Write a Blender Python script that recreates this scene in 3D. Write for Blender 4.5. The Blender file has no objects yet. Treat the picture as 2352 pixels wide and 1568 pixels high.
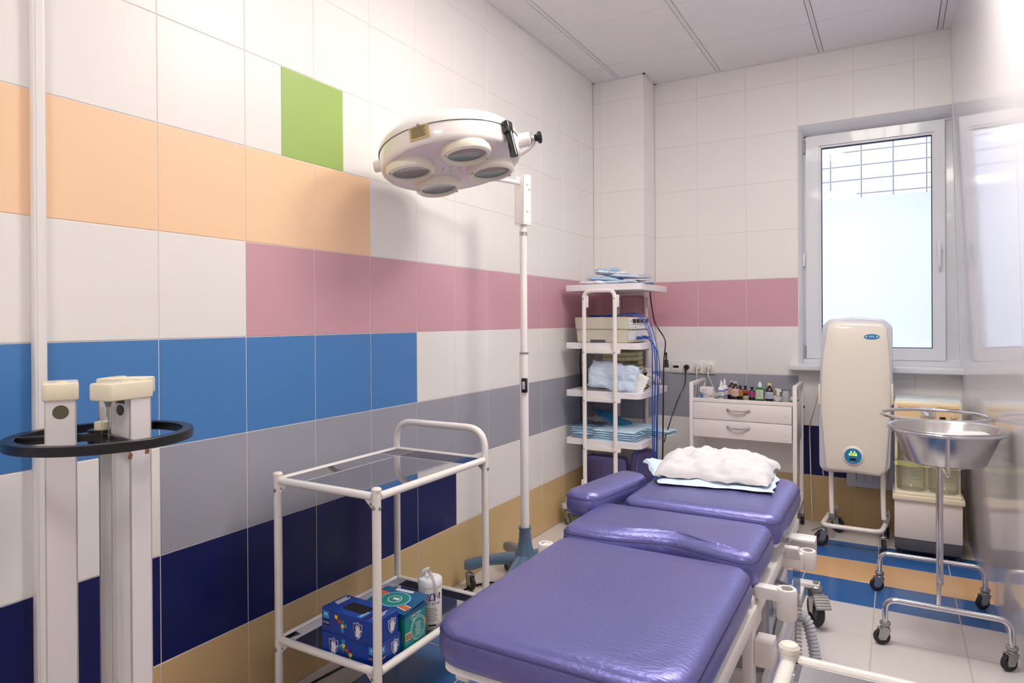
import bpy, bmesh, math, random
from mathutils import Vector, Matrix, Euler, noise
import numpy as np
random.seed(7)
R = math.radians
C = bpy.context.scene.collection
SC = bpy.context.scene

# ------------------------------------------------------------------ camera
FPX = 1517.2
CAM = Vector((1.767, -1.092, 1.224))
YAW, PITCH, ROLL = -0.5263, -0.0031, -0.0061
cy, sy, cp, sp = math.cos(YAW), math.sin(YAW), math.cos(PITCH), math.sin(PITCH)
FW = Vector((sy*cp, cy*cp, sp)); r0 = Vector((cy, -sy, 0)); u0 = r0.cross(FW)
RT = r0*math.cos(ROLL) + u0*math.sin(ROLL); UP = -r0*math.sin(ROLL) + u0*math.cos(ROLL)
cam = bpy.data.cameras.new('camera'); camo = bpy.data.objects.new('camera', cam); C.objects.link(camo)
M3 = Matrix((RT, UP, -FW)).transposed()
camo.matrix_world = Matrix.Translation(CAM) @ M3.to_4x4()
cam.sensor_width = 36; cam.sensor_fit = 'HORIZONTAL'; cam.lens = 36*FPX/2352
cam.shift_y = -42.46/2352
cam.clip_start = .02; cam.clip_end = 200
SC.camera = camo

# ------------------------------------------------------------------ world, exposure
SKY_STRENGTH = 5.2
LAMP_STRENGTH = 26.0
w = bpy.data.worlds.new('sky'); SC.world = w; w.use_nodes = True
nt = w.node_tree; bg = nt.nodes['Background']
bg.inputs[0].default_value = (.88, .93, 1, 1); bg.inputs[1].default_value = SKY_STRENGTH
SC.view_settings.view_transform = 'Standard'; SC.view_settings.look = 'None'
SC.view_settings.gamma = 1; SC.view_settings.use_curve_mapping = False
SC.view_settings.exposure = 0.16
SC.cycles.max_bounces = 10; SC.cycles.diffuse_bounces = 5; SC.cycles.glossy_bounces = 6
SC.cycles.transmission_bounces = 6; SC.cycles.transparent_max_bounces = 12
SC.cycles.sample_clamp_indirect = 6; SC.cycles.use_denoising = True; SC.cycles.caustics_reflective = False; SC.cycles.caustics_refractive = False

# ------------------------------------------------------------------ measuring helpers
def ray(px, py): return FW + RT*((px-1176)/FPX) + UP*((741.54-py)/FPX)
def onX(px, py, X): d = ray(px, py); return CAM + d*((X-CAM.x)/d.x)
def onY(px, py, Y): d = ray(px, py); return CAM + d*((Y-CAM.y)/d.y)
def onZ(px, py, Z): d = ray(px, py); return CAM + d*((Z-CAM.z)/d.z)

# ------------------------------------------------------------------ materials
def lin(c):
    out = []
    for v in c[:3]:
        v = v/255.0
        out.append(v/12.92 if v <= .04045 else ((v+.055)/1.055)**2.4)
    return (*out, 1)
MATS = {}
def mat(name, rgb, rough=.5, metal=0, coat=0, var=.03, bump=0, bscale=60, spec=.5, stretch=None, rvar=.0, emit=None, estr=0, vscale=6, coatrough=.05):
    if name in MATS: return MATS[name]
    m = bpy.data.materials.new(name); m.use_nodes = True; n = m.node_tree.nodes; l = m.node_tree.links
    b = n['Principled BSDF']; base = lin(rgb)
    b.inputs['Roughness'].default_value = rough; b.inputs['Metallic'].default_value = metal
    b.inputs['Coat Weight'].default_value = coat; b.inputs['Coat Roughness'].default_value = coatrough
    b.inputs['Specular IOR Level'].default_value = spec
    tc = n.new('ShaderNodeTexCoord')
    no = n.new('ShaderNodeTexNoise'); no.inputs['Scale'].default_value = vscale; no.inputs['Detail'].default_value = 4
    l.new(tc.outputs['Object'], no.inputs['Vector'])
    mx = n.new('ShaderNodeMix'); mx.data_type = 'RGBA'
    mx.inputs[6].default_value = (*[max(0, c*(1-var)) for c in base[:3]], 1)
    mx.inputs[7].default_value = (*[min(1, c*(1+var)) for c in base[:3]], 1)
    l.new(no.outputs['Fac'], mx.inputs[0]); l.new(mx.outputs[2], b.inputs['Base Color'])
    if rvar:
        mr = n.new('ShaderNodeMapRange'); mr.inputs['To Min'].default_value = max(0, rough-rvar); mr.inputs['To Max'].default_value = rough+rvar
        mr.inputs['From Min'].default_value = .3; mr.inputs['From Max'].default_value = .7
        l.new(no.outputs['Fac'], mr.inputs['Value']); l.new(mr.outputs[0], b.inputs['Roughness'])
    if bump:
        mp = n.new('ShaderNodeMapping'); l.new(tc.outputs['Object'], mp.inputs['Vector'])
        if stretch: mp.inputs['Scale'].default_value = stretch
        n2 = n.new('ShaderNodeTexNoise'); n2.inputs['Scale'].default_value = bscale; n2.inputs['Detail'].default_value = 3
        l.new(mp.outputs[0], n2.inputs['Vector'])
        bp = n.new('ShaderNodeBump'); bp.inputs['Strength'].default_value = bump; bp.inputs['Distance'].default_value = .01
        l.new(n2.outputs['Fac'], bp.inputs['Height']); l.new(bp.outputs[0], b.inputs['Normal'])
    if emit:
        b.inputs['Emission Color'].default_value = lin(emit); b.inputs['Emission Strength'].default_value = estr
    MATS[name] = m; return m
def glassmat(name, rgb, refl=1.0, rough=.02, ior=1.5, tint=1.0):
    """thin clear sheet: tinted transparency under a fresnel reflection"""
    if name in MATS: return MATS[name]
    m = bpy.data.materials.new(name); m.use_nodes = True; n = m.node_tree.nodes; l = m.node_tree.links
    n.remove(n['Principled BSDF']); out = n['Material Output']
    tr = n.new('ShaderNodeBsdfTransparent'); tr.inputs[0].default_value = lin(rgb)
    gl = n.new('ShaderNodeBsdfGlossy'); gl.inputs['Roughness'].default_value = rough
    lw = n.new('ShaderNodeLayerWeight'); lw.inputs[0].default_value = .5; fr = n.new('ShaderNodeMath'); fr.operation = 'POWER'; fr.inputs[1].default_value = 4.0; l.new(lw.outputs['Facing'], fr.inputs[0]); ad = n.new('ShaderNodeMath'); ad.operation = 'MULTIPLY_ADD'; ad.inputs[1].default_value = .55; ad.inputs[2].default_value = .03; l.new(fr.outputs[0], ad.inputs[0])
    no = n.new('ShaderNodeTexNoise'); no.inputs['Scale'].default_value = 8
    ml = n.new('ShaderNodeMath'); ml.operation = 'MULTIPLY'; ml.inputs[1].default_value = refl
    l.new(ad.outputs[0], ml.inputs[0]); ml.use_clamp = True
    mi = n.new('ShaderNodeMixShader'); l.new(ml.outputs[0], mi.inputs[0]); l.new(tr.outputs[0], mi.inputs[1]); l.new(gl.outputs[0], mi.inputs[2])
    l.new(mi.outputs[0], out.inputs['Surface']); MATS[name] = m; return m
def filmmat(name, rgb, alpha, rough=.3, bump=.4, bscale=40):
    """crinkled translucent plastic"""
    if name in MATS: return MATS[name]
    m = mat(name, rgb, rough=rough, bump=bump, bscale=bscale, var=.08)
    m.node_tree.nodes['Principled BSDF'].inputs['Alpha'].default_value = alpha
    return m

white_tube = mat('white enamel', (242, 238, 234), .28, coat=.3, var=.02)
white_metal = mat('white powder coat', (238, 235, 234), .38, var=.02)
chrome = mat('chrome', (225, 224, 226), .13, 1, var=.03)
steel = mat('brushed steel', (205, 203, 202), .24, 1, var=.06, bump=.05, bscale=40, stretch=(1, 1, 14))
zinc = mat('zinc plated steel', (178, 178, 176), .34, .9, var=.12)
mirror = mat('polished shelf steel', (200, 201, 206), .05, 1, var=.03, bump=.035, bscale=5)
rubber = mat('dark rubber', (42, 43, 46), .6, var=.1)
rubber_grey = mat('grey rubber', (70, 82, 84), .6, var=.1)
hubmat = mat('wheel hub', (120, 121, 122), .4, .3, var=.1)
black_plastic = mat('black plastic', (20, 20, 23), .25, coat=.3)
vinyl = mat('violet pearlescent vinyl', (116, 116, 180), .36, .66, coat=.12, var=.04, bump=.16, bscale=70, stretch=(1, 2.2, 1), coatrough=.3, vscale=9)
vinyl_dark = mat('violet seam thread', (60, 56, 112), .5, .2)
cream = mat('cream plastic', (240, 231, 205), .35, var=.02, coat=.2)
cream2 = mat('pale cream cover', (238, 231, 220), .3, var=.01, coat=.3)
beige = mat('beige device plastic', (206, 203, 186), .42, var=.02)
lav = mat('lavender grey plastic', (205, 208, 222), .3, var=.02, coat=.2)
bluegrey = mat('blue grey hammered paint', (84, 112, 138), .28, coat=.4, var=.05, bump=.1, bscale=30)
lamp_white = mat('lamp enamel', (245, 240, 238), .22, coat=.5, var=.01)
lamp_face = mat('lamp face plate', (242, 234, 242), .3, var=.02, coat=.2)
cream_ring = mat('ivory lens ring', (246, 242, 226), .35, coat=.2)
brass = mat('brass label', (200, 178, 130), .4, .3, var=.04)
darkgrey = mat('dark grey plastic', (88, 88, 93), .5)
orange_panel = mat('peach control panel', (245, 212, 160), .45, var=.01)
label_white = mat('white label', (240, 240, 240), .5)
paper = mat('white paper', (236, 234, 234), .6, var=.03, bump=.2, bscale=25)
ink = mat('black ink', (25, 25, 28), .5)
ink_grey = mat('grey ink', (110, 110, 118), .5)
drape = mat('pale blue drape', (196, 224, 244), .7, var=.08, bump=.3, bscale=22)
drape_dark = mat('teal blue wrap', (40, 125, 170), .55, var=.08, bump=.2, bscale=18)
pillowmat = mat('nonwoven pillow cover', (218, 216, 222), .65, var=.04, bump=.5, bscale=14, stretch=(1, 2, 1))

# ------------------------------------------------------------------ mesh helper
def fillet(pts, rad, n=6):
    P = [Vector(p) for p in pts]; out = [P[0]]
    for i in range(1, len(P)-1):
        a, b, c = P[i-1], P[i], P[i+1]
        d1 = (a-b); d2 = (c-b); r = rad[i-1] if isinstance(rad, (list, tuple)) else rad
        r = min(r, d1.length*.49, d2.length*.49)
        p1 = b + d1.normalized()*r; p2 = b + d2.normalized()*r
        for k in range(n+1):
            t = k/n; out.append(p1*(1-t)**2 + b*2*t*(1-t) + p2*t*t)
    out.append(P[-1]); return out
def roundpoly(pts, r, n=6):
    P = [Vector((p[0], p[1], 0)) for p in pts]; out = []; N = len(P)
    for i in range(N):
        a, b, c = P[i-1], P[i], P[(i+1) % N]
        d1 = a-b; d2 = c-b; rr = r[i] if isinstance(r, (list, tuple)) else r
        rr = min(rr, d1.length*.48, d2.length*.48)
        p1 = b+d1.normalized()*rr; p2 = b+d2.normalized()*rr
        for k in range(n+1):
            t = k/n; q = p1*(1-t)**2 + b*2*t*(1-t) + p2*t*t; out.append((q.x, q.y))
    return out
class MB:
    def __init__(s): s.b = bmesh.new()
    def box(s, x0, x1, y0, y1, z0, z1, bev=0, seg=2, M=None):
        g = bmesh.ops.create_cube(s.b, size=1)
        vs = g['verts']
        sx, sy_, sz = abs(x1-x0), abs(y1-y0), abs(z1-z0)
        for v in vs: v.co = Vector(((x0+x1)/2+v.co.x*sx, (y0+y1)/2+v.co.y*sy_, (z0+z1)/2+v.co.z*sz))
        if bev:
            bev = min(bev, sx*.49, sy_*.49, sz*.49)
            es = list({e for v in vs for e in v.link_edges})
            rr = bmesh.ops.bevel(s.b, geom=es, offset=bev, segments=seg, affect='EDGES', profile=.5)
            vs = list({v for f in rr['faces'] for v in f.verts} | {v for v in vs if v.is_valid})
        if M is not None:
            for v in vs: v.co = M @ v.co
        return s
    def cyl(s, p0, p1, r, seg=16, r2=None, bev=0):
        p0 = Vector(p0); p1 = Vector(p1); r2 = r if r2 is None else r2
        d = p1-p0; L = d.length
        if bev: prof = [(0, 0), (r-bev, 0), (r, bev), (r2, L-bev), (r2-bev, L), (0, L)]
        else: prof = [(0, 0), (r, 0), (r2, L), (0, L)]
        return s.lathe(prof, p0, d.normalized(), seg)
    def lathe(s, prof, org=(0, 0, 0), axis=(0, 0, 1), seg=24):
        q = Vector((0, 0, 1)).rotation_difference(Vector(axis).normalized()); org = Vector(org)
        rings = []
        for r, z in prof:
            if r < 1e-6: rings.append([s.b.verts.new(org + q @ Vector((0, 0, z)))])
            else: rings.append([s.b.verts.new(org + q @ Vector((r*math.cos(2*math.pi*k/seg), r*math.sin(2*math.pi*k/seg), z))) for k in range(seg)])
        for A, B in zip(rings, rings[1:]):
            for k in range(seg):
                k2 = (k+1) % seg
                if len(A) == 1 and len(B) == 1: continue
                if len(A) == 1: s.b.faces.new((A[0], B[k2], B[k]))
                elif len(B) == 1: s.b.faces.new((A[k], A[k2], B[0]))
                else: s.b.faces.new((A[k], A[k2], B[k2], B[k]))
        return s
    def tube(s, pts, r, seg=10, closed=False, flat=None):
        P = [Vector(p) for p in pts]
        Q = [P[0]]
        for p in P[1:]:
            if (p-Q[-1]).length > 1e-5: Q.append(p)
        P = Q
        if closed and (P[0]-P[-1]).length < 1e-5: P.pop()
        n = len(P); T = []
        for i in range(n):
            if closed: t = P[(i+1) % n]-P[i-1]
            else: t = P[min(i+1, n-1)]-P[max(i-1, 0)]
            T.append(t.normalized())
        ref = Vector((0, 0, 1)) if abs(T[0].z) < .9 else Vector((1, 0, 0))
        nrm = (ref - T[0]*ref.dot(T[0])).normalized(); rings = []
        for i in range(n):
            if i:
                nrm = (nrm - T[i]*nrm.dot(T[i])).normalized()
            bn = T[i].cross(nrm); ri = r[i] if isinstance(r, (list, tuple)) else r
            a, b_ = (ri, ri) if flat is None else (ri, ri*flat)
            rings.append([s.b.verts.new(P[i] + nrm*math.cos(2*math.pi*k/seg)*a + bn*math.sin(2*math.pi*k/seg)*b_) for k in range(seg)])
        for i in range(n if closed else n-1):
            A, B = rings[i], rings[(i+1) % n]
            for k in range(seg): s.b.faces.new((A[k], A[(k+1) % seg], B[(k+1) % seg], B[k]))
        if not closed:
            s.b.faces.new(rings[0][::-1]); s.b.faces.new(rings[-1])
        return s
    def prism(s, poly, z0, z1, M=None, bev=0):
        """poly in xy extruded in z"""
        rings = []
        if bev:
            c = Vector((sum(p[0] for p in poly)/len(poly), sum(p[1] for p in poly)/len(poly)))
            def ins(d):
                o = []
                for p in poly:
                    v = Vector(p)-c; L = v.length; o.append(c+v*(1-d/L))
                return o
            lv = [(ins(bev), z0), (ins(bev*.3), z0+bev*.3), (poly, z0+bev), (poly, z1-bev), (ins(bev*.3), z1-bev*.3), (ins(bev), z1)]
        else: lv = [(poly, z0), (poly, z1)]
        for pl, z in lv:
            rings.append([s.b.verts.new((M @ Vector((p[0], p[1], z))) if M is not None else Vector((p[0], p[1], z))) for p in pl])
        n = len(poly)
        for A, B in zip(rings, rings[1:]):
            for k in range(n): s.b.faces.new((A[k], A[(k+1) % n], B[(k+1) % n], B[k]))
        s.b.faces.new(rings[0][::-1]); s.b.faces.new(rings[-1]); return s
    def puff(s, cx, cy_, z0, lx, ly, h, rot=0, seed=0, amp=.006, freq=9, p=4, under=.25, n=22, corner=.0, warp=.0, tilt=(0, 0), M=None):
        """soft packet or cushion: two crinkled skins joined at the rim"""
        Rm = Matrix.Rotation(rot, 3, 'Z'); top = {}; bot = {}
        for i in range(n+1):
            for j in range(n+1):
                u = -1+2*i/n; v = -1+2*j/n
                e = max(0, (1-abs(u)**p))**.6*max(0, (1-abs(v)**p))**.6
                k = 1-corner*abs(u*v)**2
                wx = noise.noise(Vector((v*2, seed, 3)))*warp; wy = noise.noise(Vector((u*2, seed, 7)))*warp
                q = Vector((u*lx/2*k+wx, v*ly/2*k+wy, 0))
                nz = noise.fractal(Vector((q.x*freq+seed*3.1, q.y*freq*1.4, seed)), .8, 2.0, 4)
                base = tilt[0]*q.x+tilt[1]*q.y + amp*.6*abs(noise.noise(Vector((u*3, v*3, seed+9))))*(1-e)
                qq = Rm @ q
                def put(z):
                    P = Vector((cx+qq.x, cy_+qq.y, z)); return (M @ P) if M is not None else P
                zt = z0+base+h*under*.5+e*(h*(1-under*.5)+nz*amp)
                rim = i in (0, n) or j in (0, n)
                top[i, j] = s.b.verts.new(put(zt))
                bot[i, j] = top[i, j] if rim else s.b.verts.new(put(z0+base+h*under*.5*(1-e)+0.0))
        for i in range(n):
            for j in range(n):
                s.b.faces.new((top[i, j], top[i+1, j], top[i+1, j+1], top[i, j+1]))
                f = (bot[i, j+1], bot[i+1, j+1], bot[i+1, j], bot[i, j])
                try: s.b.faces.new(f)
                except ValueError: pass
        return s
    def mesh(s, name, m, T=None, sharp=35, smooth=True):
        bmesh.ops.recalc_face_normals(s.b, faces=s.b.faces)
        if T is not None: s.b.transform(T)
        me = bpy.data.meshes.new(name); s.b.to_mesh(me); s.b.free()
        for mm in (m if isinstance(m, (list, tuple)) else [m]): me.materials.append(mm)
        if smooth:
            me.shade_smooth()
            try: me.set_sharp_from_angle(angle=R(sharp))
            except Exception: pass
        return me
WM = {}
def setp(o, label=None, cat=None, group=None, kind=None):
    if label: o['label'] = label
    if cat: o['category'] = cat
    if group: o['group'] = group
    if kind: o['kind'] = kind
    return o
def empty(name, loc, label, cat, group=None, rz=0):
    o = bpy.data.objects.new(name, None); C.objects.link(o); o.location = loc; o.rotation_euler = (0, 0, rz); o.empty_display_size = .05
    WM[o] = Matrix.Translation(loc) @ Matrix.Rotation(rz, 4, 'Z')
    return setp(o, label, cat, group)
def part(name, mb, m, parent, label=None, kind=None, sharp=35, smooth=True):
    """mesh given in world coordinates, parented to a thing or a part"""
    me = mb.mesh(name, m, WM[parent].inverted(), sharp, smooth)
    o = bpy.data.objects.new(name, me); C.objects.link(o); o.parent = parent; WM[o] = WM[parent]
    return setp(o, label, None, None, kind)
def single(name, mb, m, loc, label, cat, group=None, kind=None, sharp=35):
    me = mb.mesh(name, m, Matrix.Translation(-Vector(loc)), sharp)
    o = bpy.data.objects.new(name, me); C.objects.link(o); o.location = loc; WM[o] = Matrix.Translation(loc)
    return setp(o, label, cat, group, kind)
FONT_CACHE = {}
def frame(org, right, up):
    right = Vector(right).normalized(); up = Vector(up); up = (up-right*up.dot(right)).normalized(); nn = right.cross(up)
    M = Matrix((right, up, nn)).transposed().to_4x4(); M.translation = Vector(org); return M
def text(s, size, org, right, up, m, parent, name='lettering', align='CENTER', sx=1.0, label=None):
    cu = bpy.data.curves.new('t', 'FONT'); cu.body = s; cu.size = size; cu.align_x = align; cu.align_y = 'CENTER'; cu.extrude = .0001; cu.resolution_u = 2
    to = bpy.data.objects.new('t', cu); C.objects.link(to)
    dg = bpy.context.evaluated_depsgraph_get(); me = bpy.data.meshes.new_from_object(to.evaluated_get(dg))
    bpy.data.objects.remove(to); bpy.data.curves.remove(cu)
    F = frame(org, right, up)
    me.transform(WM[parent].inverted() @ F @ Matrix.Scale(sx, 4, (1, 0, 0)))
    me.materials.clear(); me.materials.append(m); me.name = name
    o = bpy.data.objects.new(name, me); C.objects.link(o); o.parent = parent; WM[o] = WM[parent]
    if label: o['label'] = label
    return o
def decal(name, poly, org, right, up, m, parent, t=.0004, label=None, z=0):
    F = frame(org, right, up); b = MB(); b.prism(poly, z, z+t, M=F)
    return part(name, b, m, parent, label, smooth=False)
def rect(x0, x1, y0, y1): return [(x0, y0), (x1, y0), (x1, y1), (x0, y1)]
def circ(r, n=24, rx=1, ry=1, cx=0, cy_=0): return [(cx+r*rx*math.cos(2*math.pi*k/n), cy_+r*ry*math.sin(2*math.pi*k/n)) for k in range(n)]

# ------------------------------------------------------------------ the room shell
T = .3; HC = 2.823; YB = 3.284; YP = 3.057; XP = .354; YF = -2.44
TY = .2855                  # width of a wall tile along the left wall
TX = .3048                  # width of a tile along the end wall
Z0 = 3.93*T                 # height of the joint line at eye level
def XR(y, z): return 2.10 + (YB-y)*.03 - z*.0235
TC = {'white': (240, 237, 235), 'orange': (250, 211, 172), 'pink': (208, 160, 172), 'blue': (72, 128, 192), 'grey': (160, 161, 174),
      'navy': (10, 22, 84), 'tan': (208, 180, 130), 'green': (158, 188, 104)}
def tilemat(k, f=''):
    return mat('%s tile%s' % (k, f), TC[k], .2 if f else .33, spec=.45, var=.012, vscale=1.3)
grout = mat('white grout', (228, 221, 217), .8, var=.03)
grout_f = mat('floor grout', (200, 192, 186), .85, var=.08)
plaster = mat('painted plaster', (228, 226, 228), .7, var=.02)
wallpaint = mat('glossy wall sheet', (236, 233, 238), .09, var=.01, bump=.012, bscale=2.0, spec=.38)
ceilmat = mat('ceiling panel', (232, 228, 234), .55, var=.02)
ceilbar = mat('ceiling bar', (222, 219, 222), .4, var=.02)
gapmat = mat('dark gap', (90, 90, 98), .8)
def structure(name, mb, m, **k):
    return single(name, mb, m, (0, 0, 0), None, None, kind='structure', **k)
TILES = {}
def tile(parent, mkey, f, cen, size, axis, name='tile', bev=.0012):
    """one ceramic tile; size (w,h), axis x: faces +x, y: faces -y, z: faces up"""
    w_, h_ = size; key = (mkey, f, round(w_, 4), round(h_, 4), axis)
    if key not in TILES:
        b = MB(); t = .007
        if axis == 'x': b.box(-t, 0, -w_/2, w_/2, -h_/2, h_/2, bev, 1)
        elif axis == 'X': b.box(0, t, -w_/2, w_/2, -h_/2, h_/2, bev, 1)
        elif axis == 'y': b.box(-w_/2, w_/2, 0, t, -h_/2, h_/2, bev, 1)
        elif axis == 'z': b.box(-w_/2, w_/2, -h_/2, h_/2, -t, 0, bev, 1)
        TILES[key] = b.mesh('tile', tilemat(mkey, f), smooth=False)
    o = bpy.data.objects.new(name, TILES[key]); C.objects.link(o); o.location = cen; o.parent = parent; return o
G = .0024
# left wall
b = MB(); b.box(-.12, -.0014, YF, YB+.1, -.0, HC+.1)
wl = structure('wall_left', b, grout)
def left_colour(r, c):
    if r == -2: return 'orange' if c <= 2 else 'white'
    if r == -1: return 'pink' if c >= 1 else 'white'
    if r == 0: return 'blue' if c <= 3 else 'white'
    if r == 1: return 'grey' if c >= 0 else 'white'
    if r == 2: return 'navy' if c <= 4 else 'white'
    if r == 3: return 'tan'
    return 'white'
def spans(r):          # vertical extent of tile row r (r counts down from the eye-level joint)
    zt = Z0-r*T; zb = zt-T
    return max(zb, .0), min(zt, HC)
for r in range(-6, 4):
    zb, zt = spans(r)
    if zt-zb < .02: continue
    segs = []
    if r == -3:
        segs = [((c, c+1), 'white') for c in range(-8, 1)] + [((1, 1.5), 'white'), ((1.5, 2.5), 'green'), ((2.5, 3), 'white')] + [((c, c+1), 'white') for c in range(3, 11)]
    else: segs = [((c, c+1), left_colour(r, c)) for c in range(-8, 11)]
    for (a, e), k in segs:
        y0 = a*TY; y1 = min(e*TY, YP)
        if y1-y0 < .01: continue
        tile(wl, k, '', (0, (y0+y1)/2, (zb+zt)/2), (y1-y0-G, zt-zb-G), 'x')
# vertical cable trunk on the left wall
b = MB(); b.box(.0, .022, -.315, -.288, .0, HC-.01, .003); b.box(.022, .0235, -.309, -.294, 0, HC-.01)
structure('trim_2', b, white_metal)
# corner pier
b = MB(); b.box(0, XP-.0014, YP+.0014, YB+.1, 0, HC+.1); wp = structure('wall_corner', b, grout)
PJ = [0, .052, .052+.3048]
def back_colour(r, k):
    if r == -1: return 'pink'
    if r == 1: return 'grey' if k < 2 else 'white'
    if r == 2: return 'navy' if k == 2 else 'white'
    if r == 3: return 'tan'
    return 'white'
for r in range(-6, 4):
    zb, zt = spans(r)
    if zt-zb < .02: continue
    for a, e in ((.0, .052), (.052, XP)):
        tile(wp, back_colour(r, 0), '', ((a+e)/2, YP, (zb+zt)/2), (e-a-G, zt-zb-G), 'y')
    tile(wp, back_colour(r, 0), '', (XP, (YP+YB)/2, (zb+zt)/2), (YB-YP-G, zt-zb-G), 'x')
# end wall with the window opening
WX0, WX1, WZ0, WZ1 = 1.256, 2.2, .945, 2.404
b = MB(); yb = YB+.0014
b.box(XP, WX0, yb, YB+.4, 0, HC+.1); b.box(WX0, 2.4, yb, YB+.4, 0, WZ0); b.box(WX0, 2.4, yb, YB+.4, WZ1, HC+.1)
wb = structure('wall_back', b, grout)
KX = [XP]+[.6414+TX*k for k in range(0, 6)]
for r in range(-6, 4):
    zb, zt = spans(r)
    if zt-zb < .02: continue
    for i in range(len(KX)):
        x0 = KX[i]; x1 = KX[i+1] if i+1 < len(KX) else 2.4
        x1 = min(x1, XR(YB, (zb+zt)/2)+.012)
        if x1-x0 < .015: continue
        k = i-1
        pieces = [(zb, zt)]
        if k >= 2:      # cut round the window
            pieces = []
            if zb < WZ0: pieces.append((zb, min(zt, WZ0)))
            if zt > WZ1: pieces.append((max(zb, WZ1), zt))
        for pz0, pz1 in pieces:
            if pz1-pz0 < .012: continue
            tile(wb, back_colour(r, k), '', ((x0+x1)/2, YB, (pz0+pz1)/2), (x1-x0-G, pz1-pz0-G), 'y')
# plastered reveal round the window, its colour lightened and blued for window light
b = MB()
b.prism([(WX0, YB-.001), (WX0+.020, 3.372), (WX0+.020, YB+.4), (WX0, YB+.4)], WZ0, WZ1)
b.prism([(YB-.001, WZ1), (3.372, WZ1-.050), (YB+.4, WZ1-.050), (YB+.4, WZ1)], WX0, 2.3, M=Matrix(((0, 0, 1, 0), (1, 0, 0, 0), (0, 1, 0, 0), (0, 0, 0, 1))))
structure('trim_1', b, mat('window-lit reveal plaster', (238, 240, 244), .6, var=.01))
# right wall: large glossy sheets
def slab(y0, y1, z0, z1, off0, off1, bev=0):
    b = MB(); vs = []
    for off in (off0, off1):
        for (y, z) in ((y0, z0), (y1, z0), (y1, z1), (y0, z1)): vs.append(b.b.verts.new((XR(y, z)+off, y, z)))
    F = [(0, 1, 2, 3), (7, 6, 5, 4), (0, 4, 5, 1), (1, 5, 6, 2), (2, 6, 7, 3), (3, 7, 4, 0)]
    for f in F: b.b.faces.new([vs[i] for i in f])
    return b
wr = structure('wall_right', slab(YF, YB+.4, -.0, HC+.1, .004, .2), plaster)
for y0, y1 in ((1.603, YB+.02), (-.1, 1.597), (-1.8, -.106), (YF, -1.806)):
    part('wall_sheet', slab(y0, y1, .0, HC, 0, .0045), wallpaint, wr, smooth=False)
part('corner_bead', slab(YB-.0022, YB+.001, .0, HC, -.003, .0), plaster, wr)
# front wall behind the camera, with a door
b = MB(); b.box(-.12, .9, YF-.1, YF, 0, HC+.1); b.box(1.75, 2.4, YF-.1, YF, 0, HC+.1); b.box(.9, 1.75, YF-.1, YF, 2.08, HC+.1)
structure('wall_front', b, plaster)
d = structure('door_1', MB().box(.92, 1.73, YF-.06, YF-.02, .0, 2.06, .003), white_metal)
part('door_frame', MB().box(.9, .95, YF-.1, YF+.01, 0, 2.1).box(1.7, 1.75, YF-.1, YF+.01, 0, 2.1).box(.9, 1.75, YF-.1, YF+.01, 2.03, 2.1), white_metal, d)
part('door_handle', MB().tube(fillet([(1.64, YF-.02, 1.02), (1.64, YF+.04, 1.02), (1.52, YF+.04, 1.02)], .015), .009), chrome, d)

# floor
b = MB(); b.box(-.12, 2.5, YF-.1, YB+.1, -.1, -.0012); fl = structure('floor', b, grout_f)
FX = [0.0, .163, .468, .772, 1.0765, 1.381, 1.684, 1.988, 2.3]
FY = [YB+.01, 2.962, 2.667, 2.378, 2.088, 1.795, 1.5, 1.212, .924, .634, .344, .054, -.236, -.526, -.816, -1.106, -1.396, -1.686, -1.976, -2.266, YF]
def floor_colour(i, j):
    xm = (FX[i]+FX[i+1])/2
    if i <= 2 and j <= 6: return 'white'
    if j == 1: return 'blue'
    if j == 2: return 'orange'
    if j == 3: return 'blue'
    if j in (0, 4, 5): return 'white'
    if j == 6: return 'blue' if xm < 1.684 else 'navy'
    if j == 7: return 'blue' if i in (1, 2) else ('white' if i < 5 else 'blue')
    if j == 8: return 'white' if i == 0 else 'blue' if i in (1, 2, 5) else ('orange' if i < 5 else 'white')
    if j == 9: return 'blue' if i in (1, 2) else ('white' if i == 0 else 'orange')
    if j == 10: return 'navy' if i in (1, 2) else ('white' if i == 0 or i > 5 else 'orange')
    return ['white', 'blue', 'white', 'orange', 'navy'][(i*2+j) % 5]
TC_F = {'white': (226, 220, 220), 'blue': (52, 108, 176), 'orange': (226, 184, 136), 'navy': (36, 52, 108)}
for k, v in TC_F.items(): mat('%s tile floor' % k, v, .2, spec=.5, var=.02, vscale=2)
for i in range(len(FX)-1):
    for j in range(len(FY)-1):
        x0, x1 = FX[i], FX[i+1]; y1, y0 = FY[j], FY[j+1]
        g = .0042
        tile(fl, floor_colour(i, j), ' floor', ((x0+x1)/2, (y0+y1)/2, 0), (x1-x0-g, y1-y0-g), 'z', name='floor_tile', bev=.0008)

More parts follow.
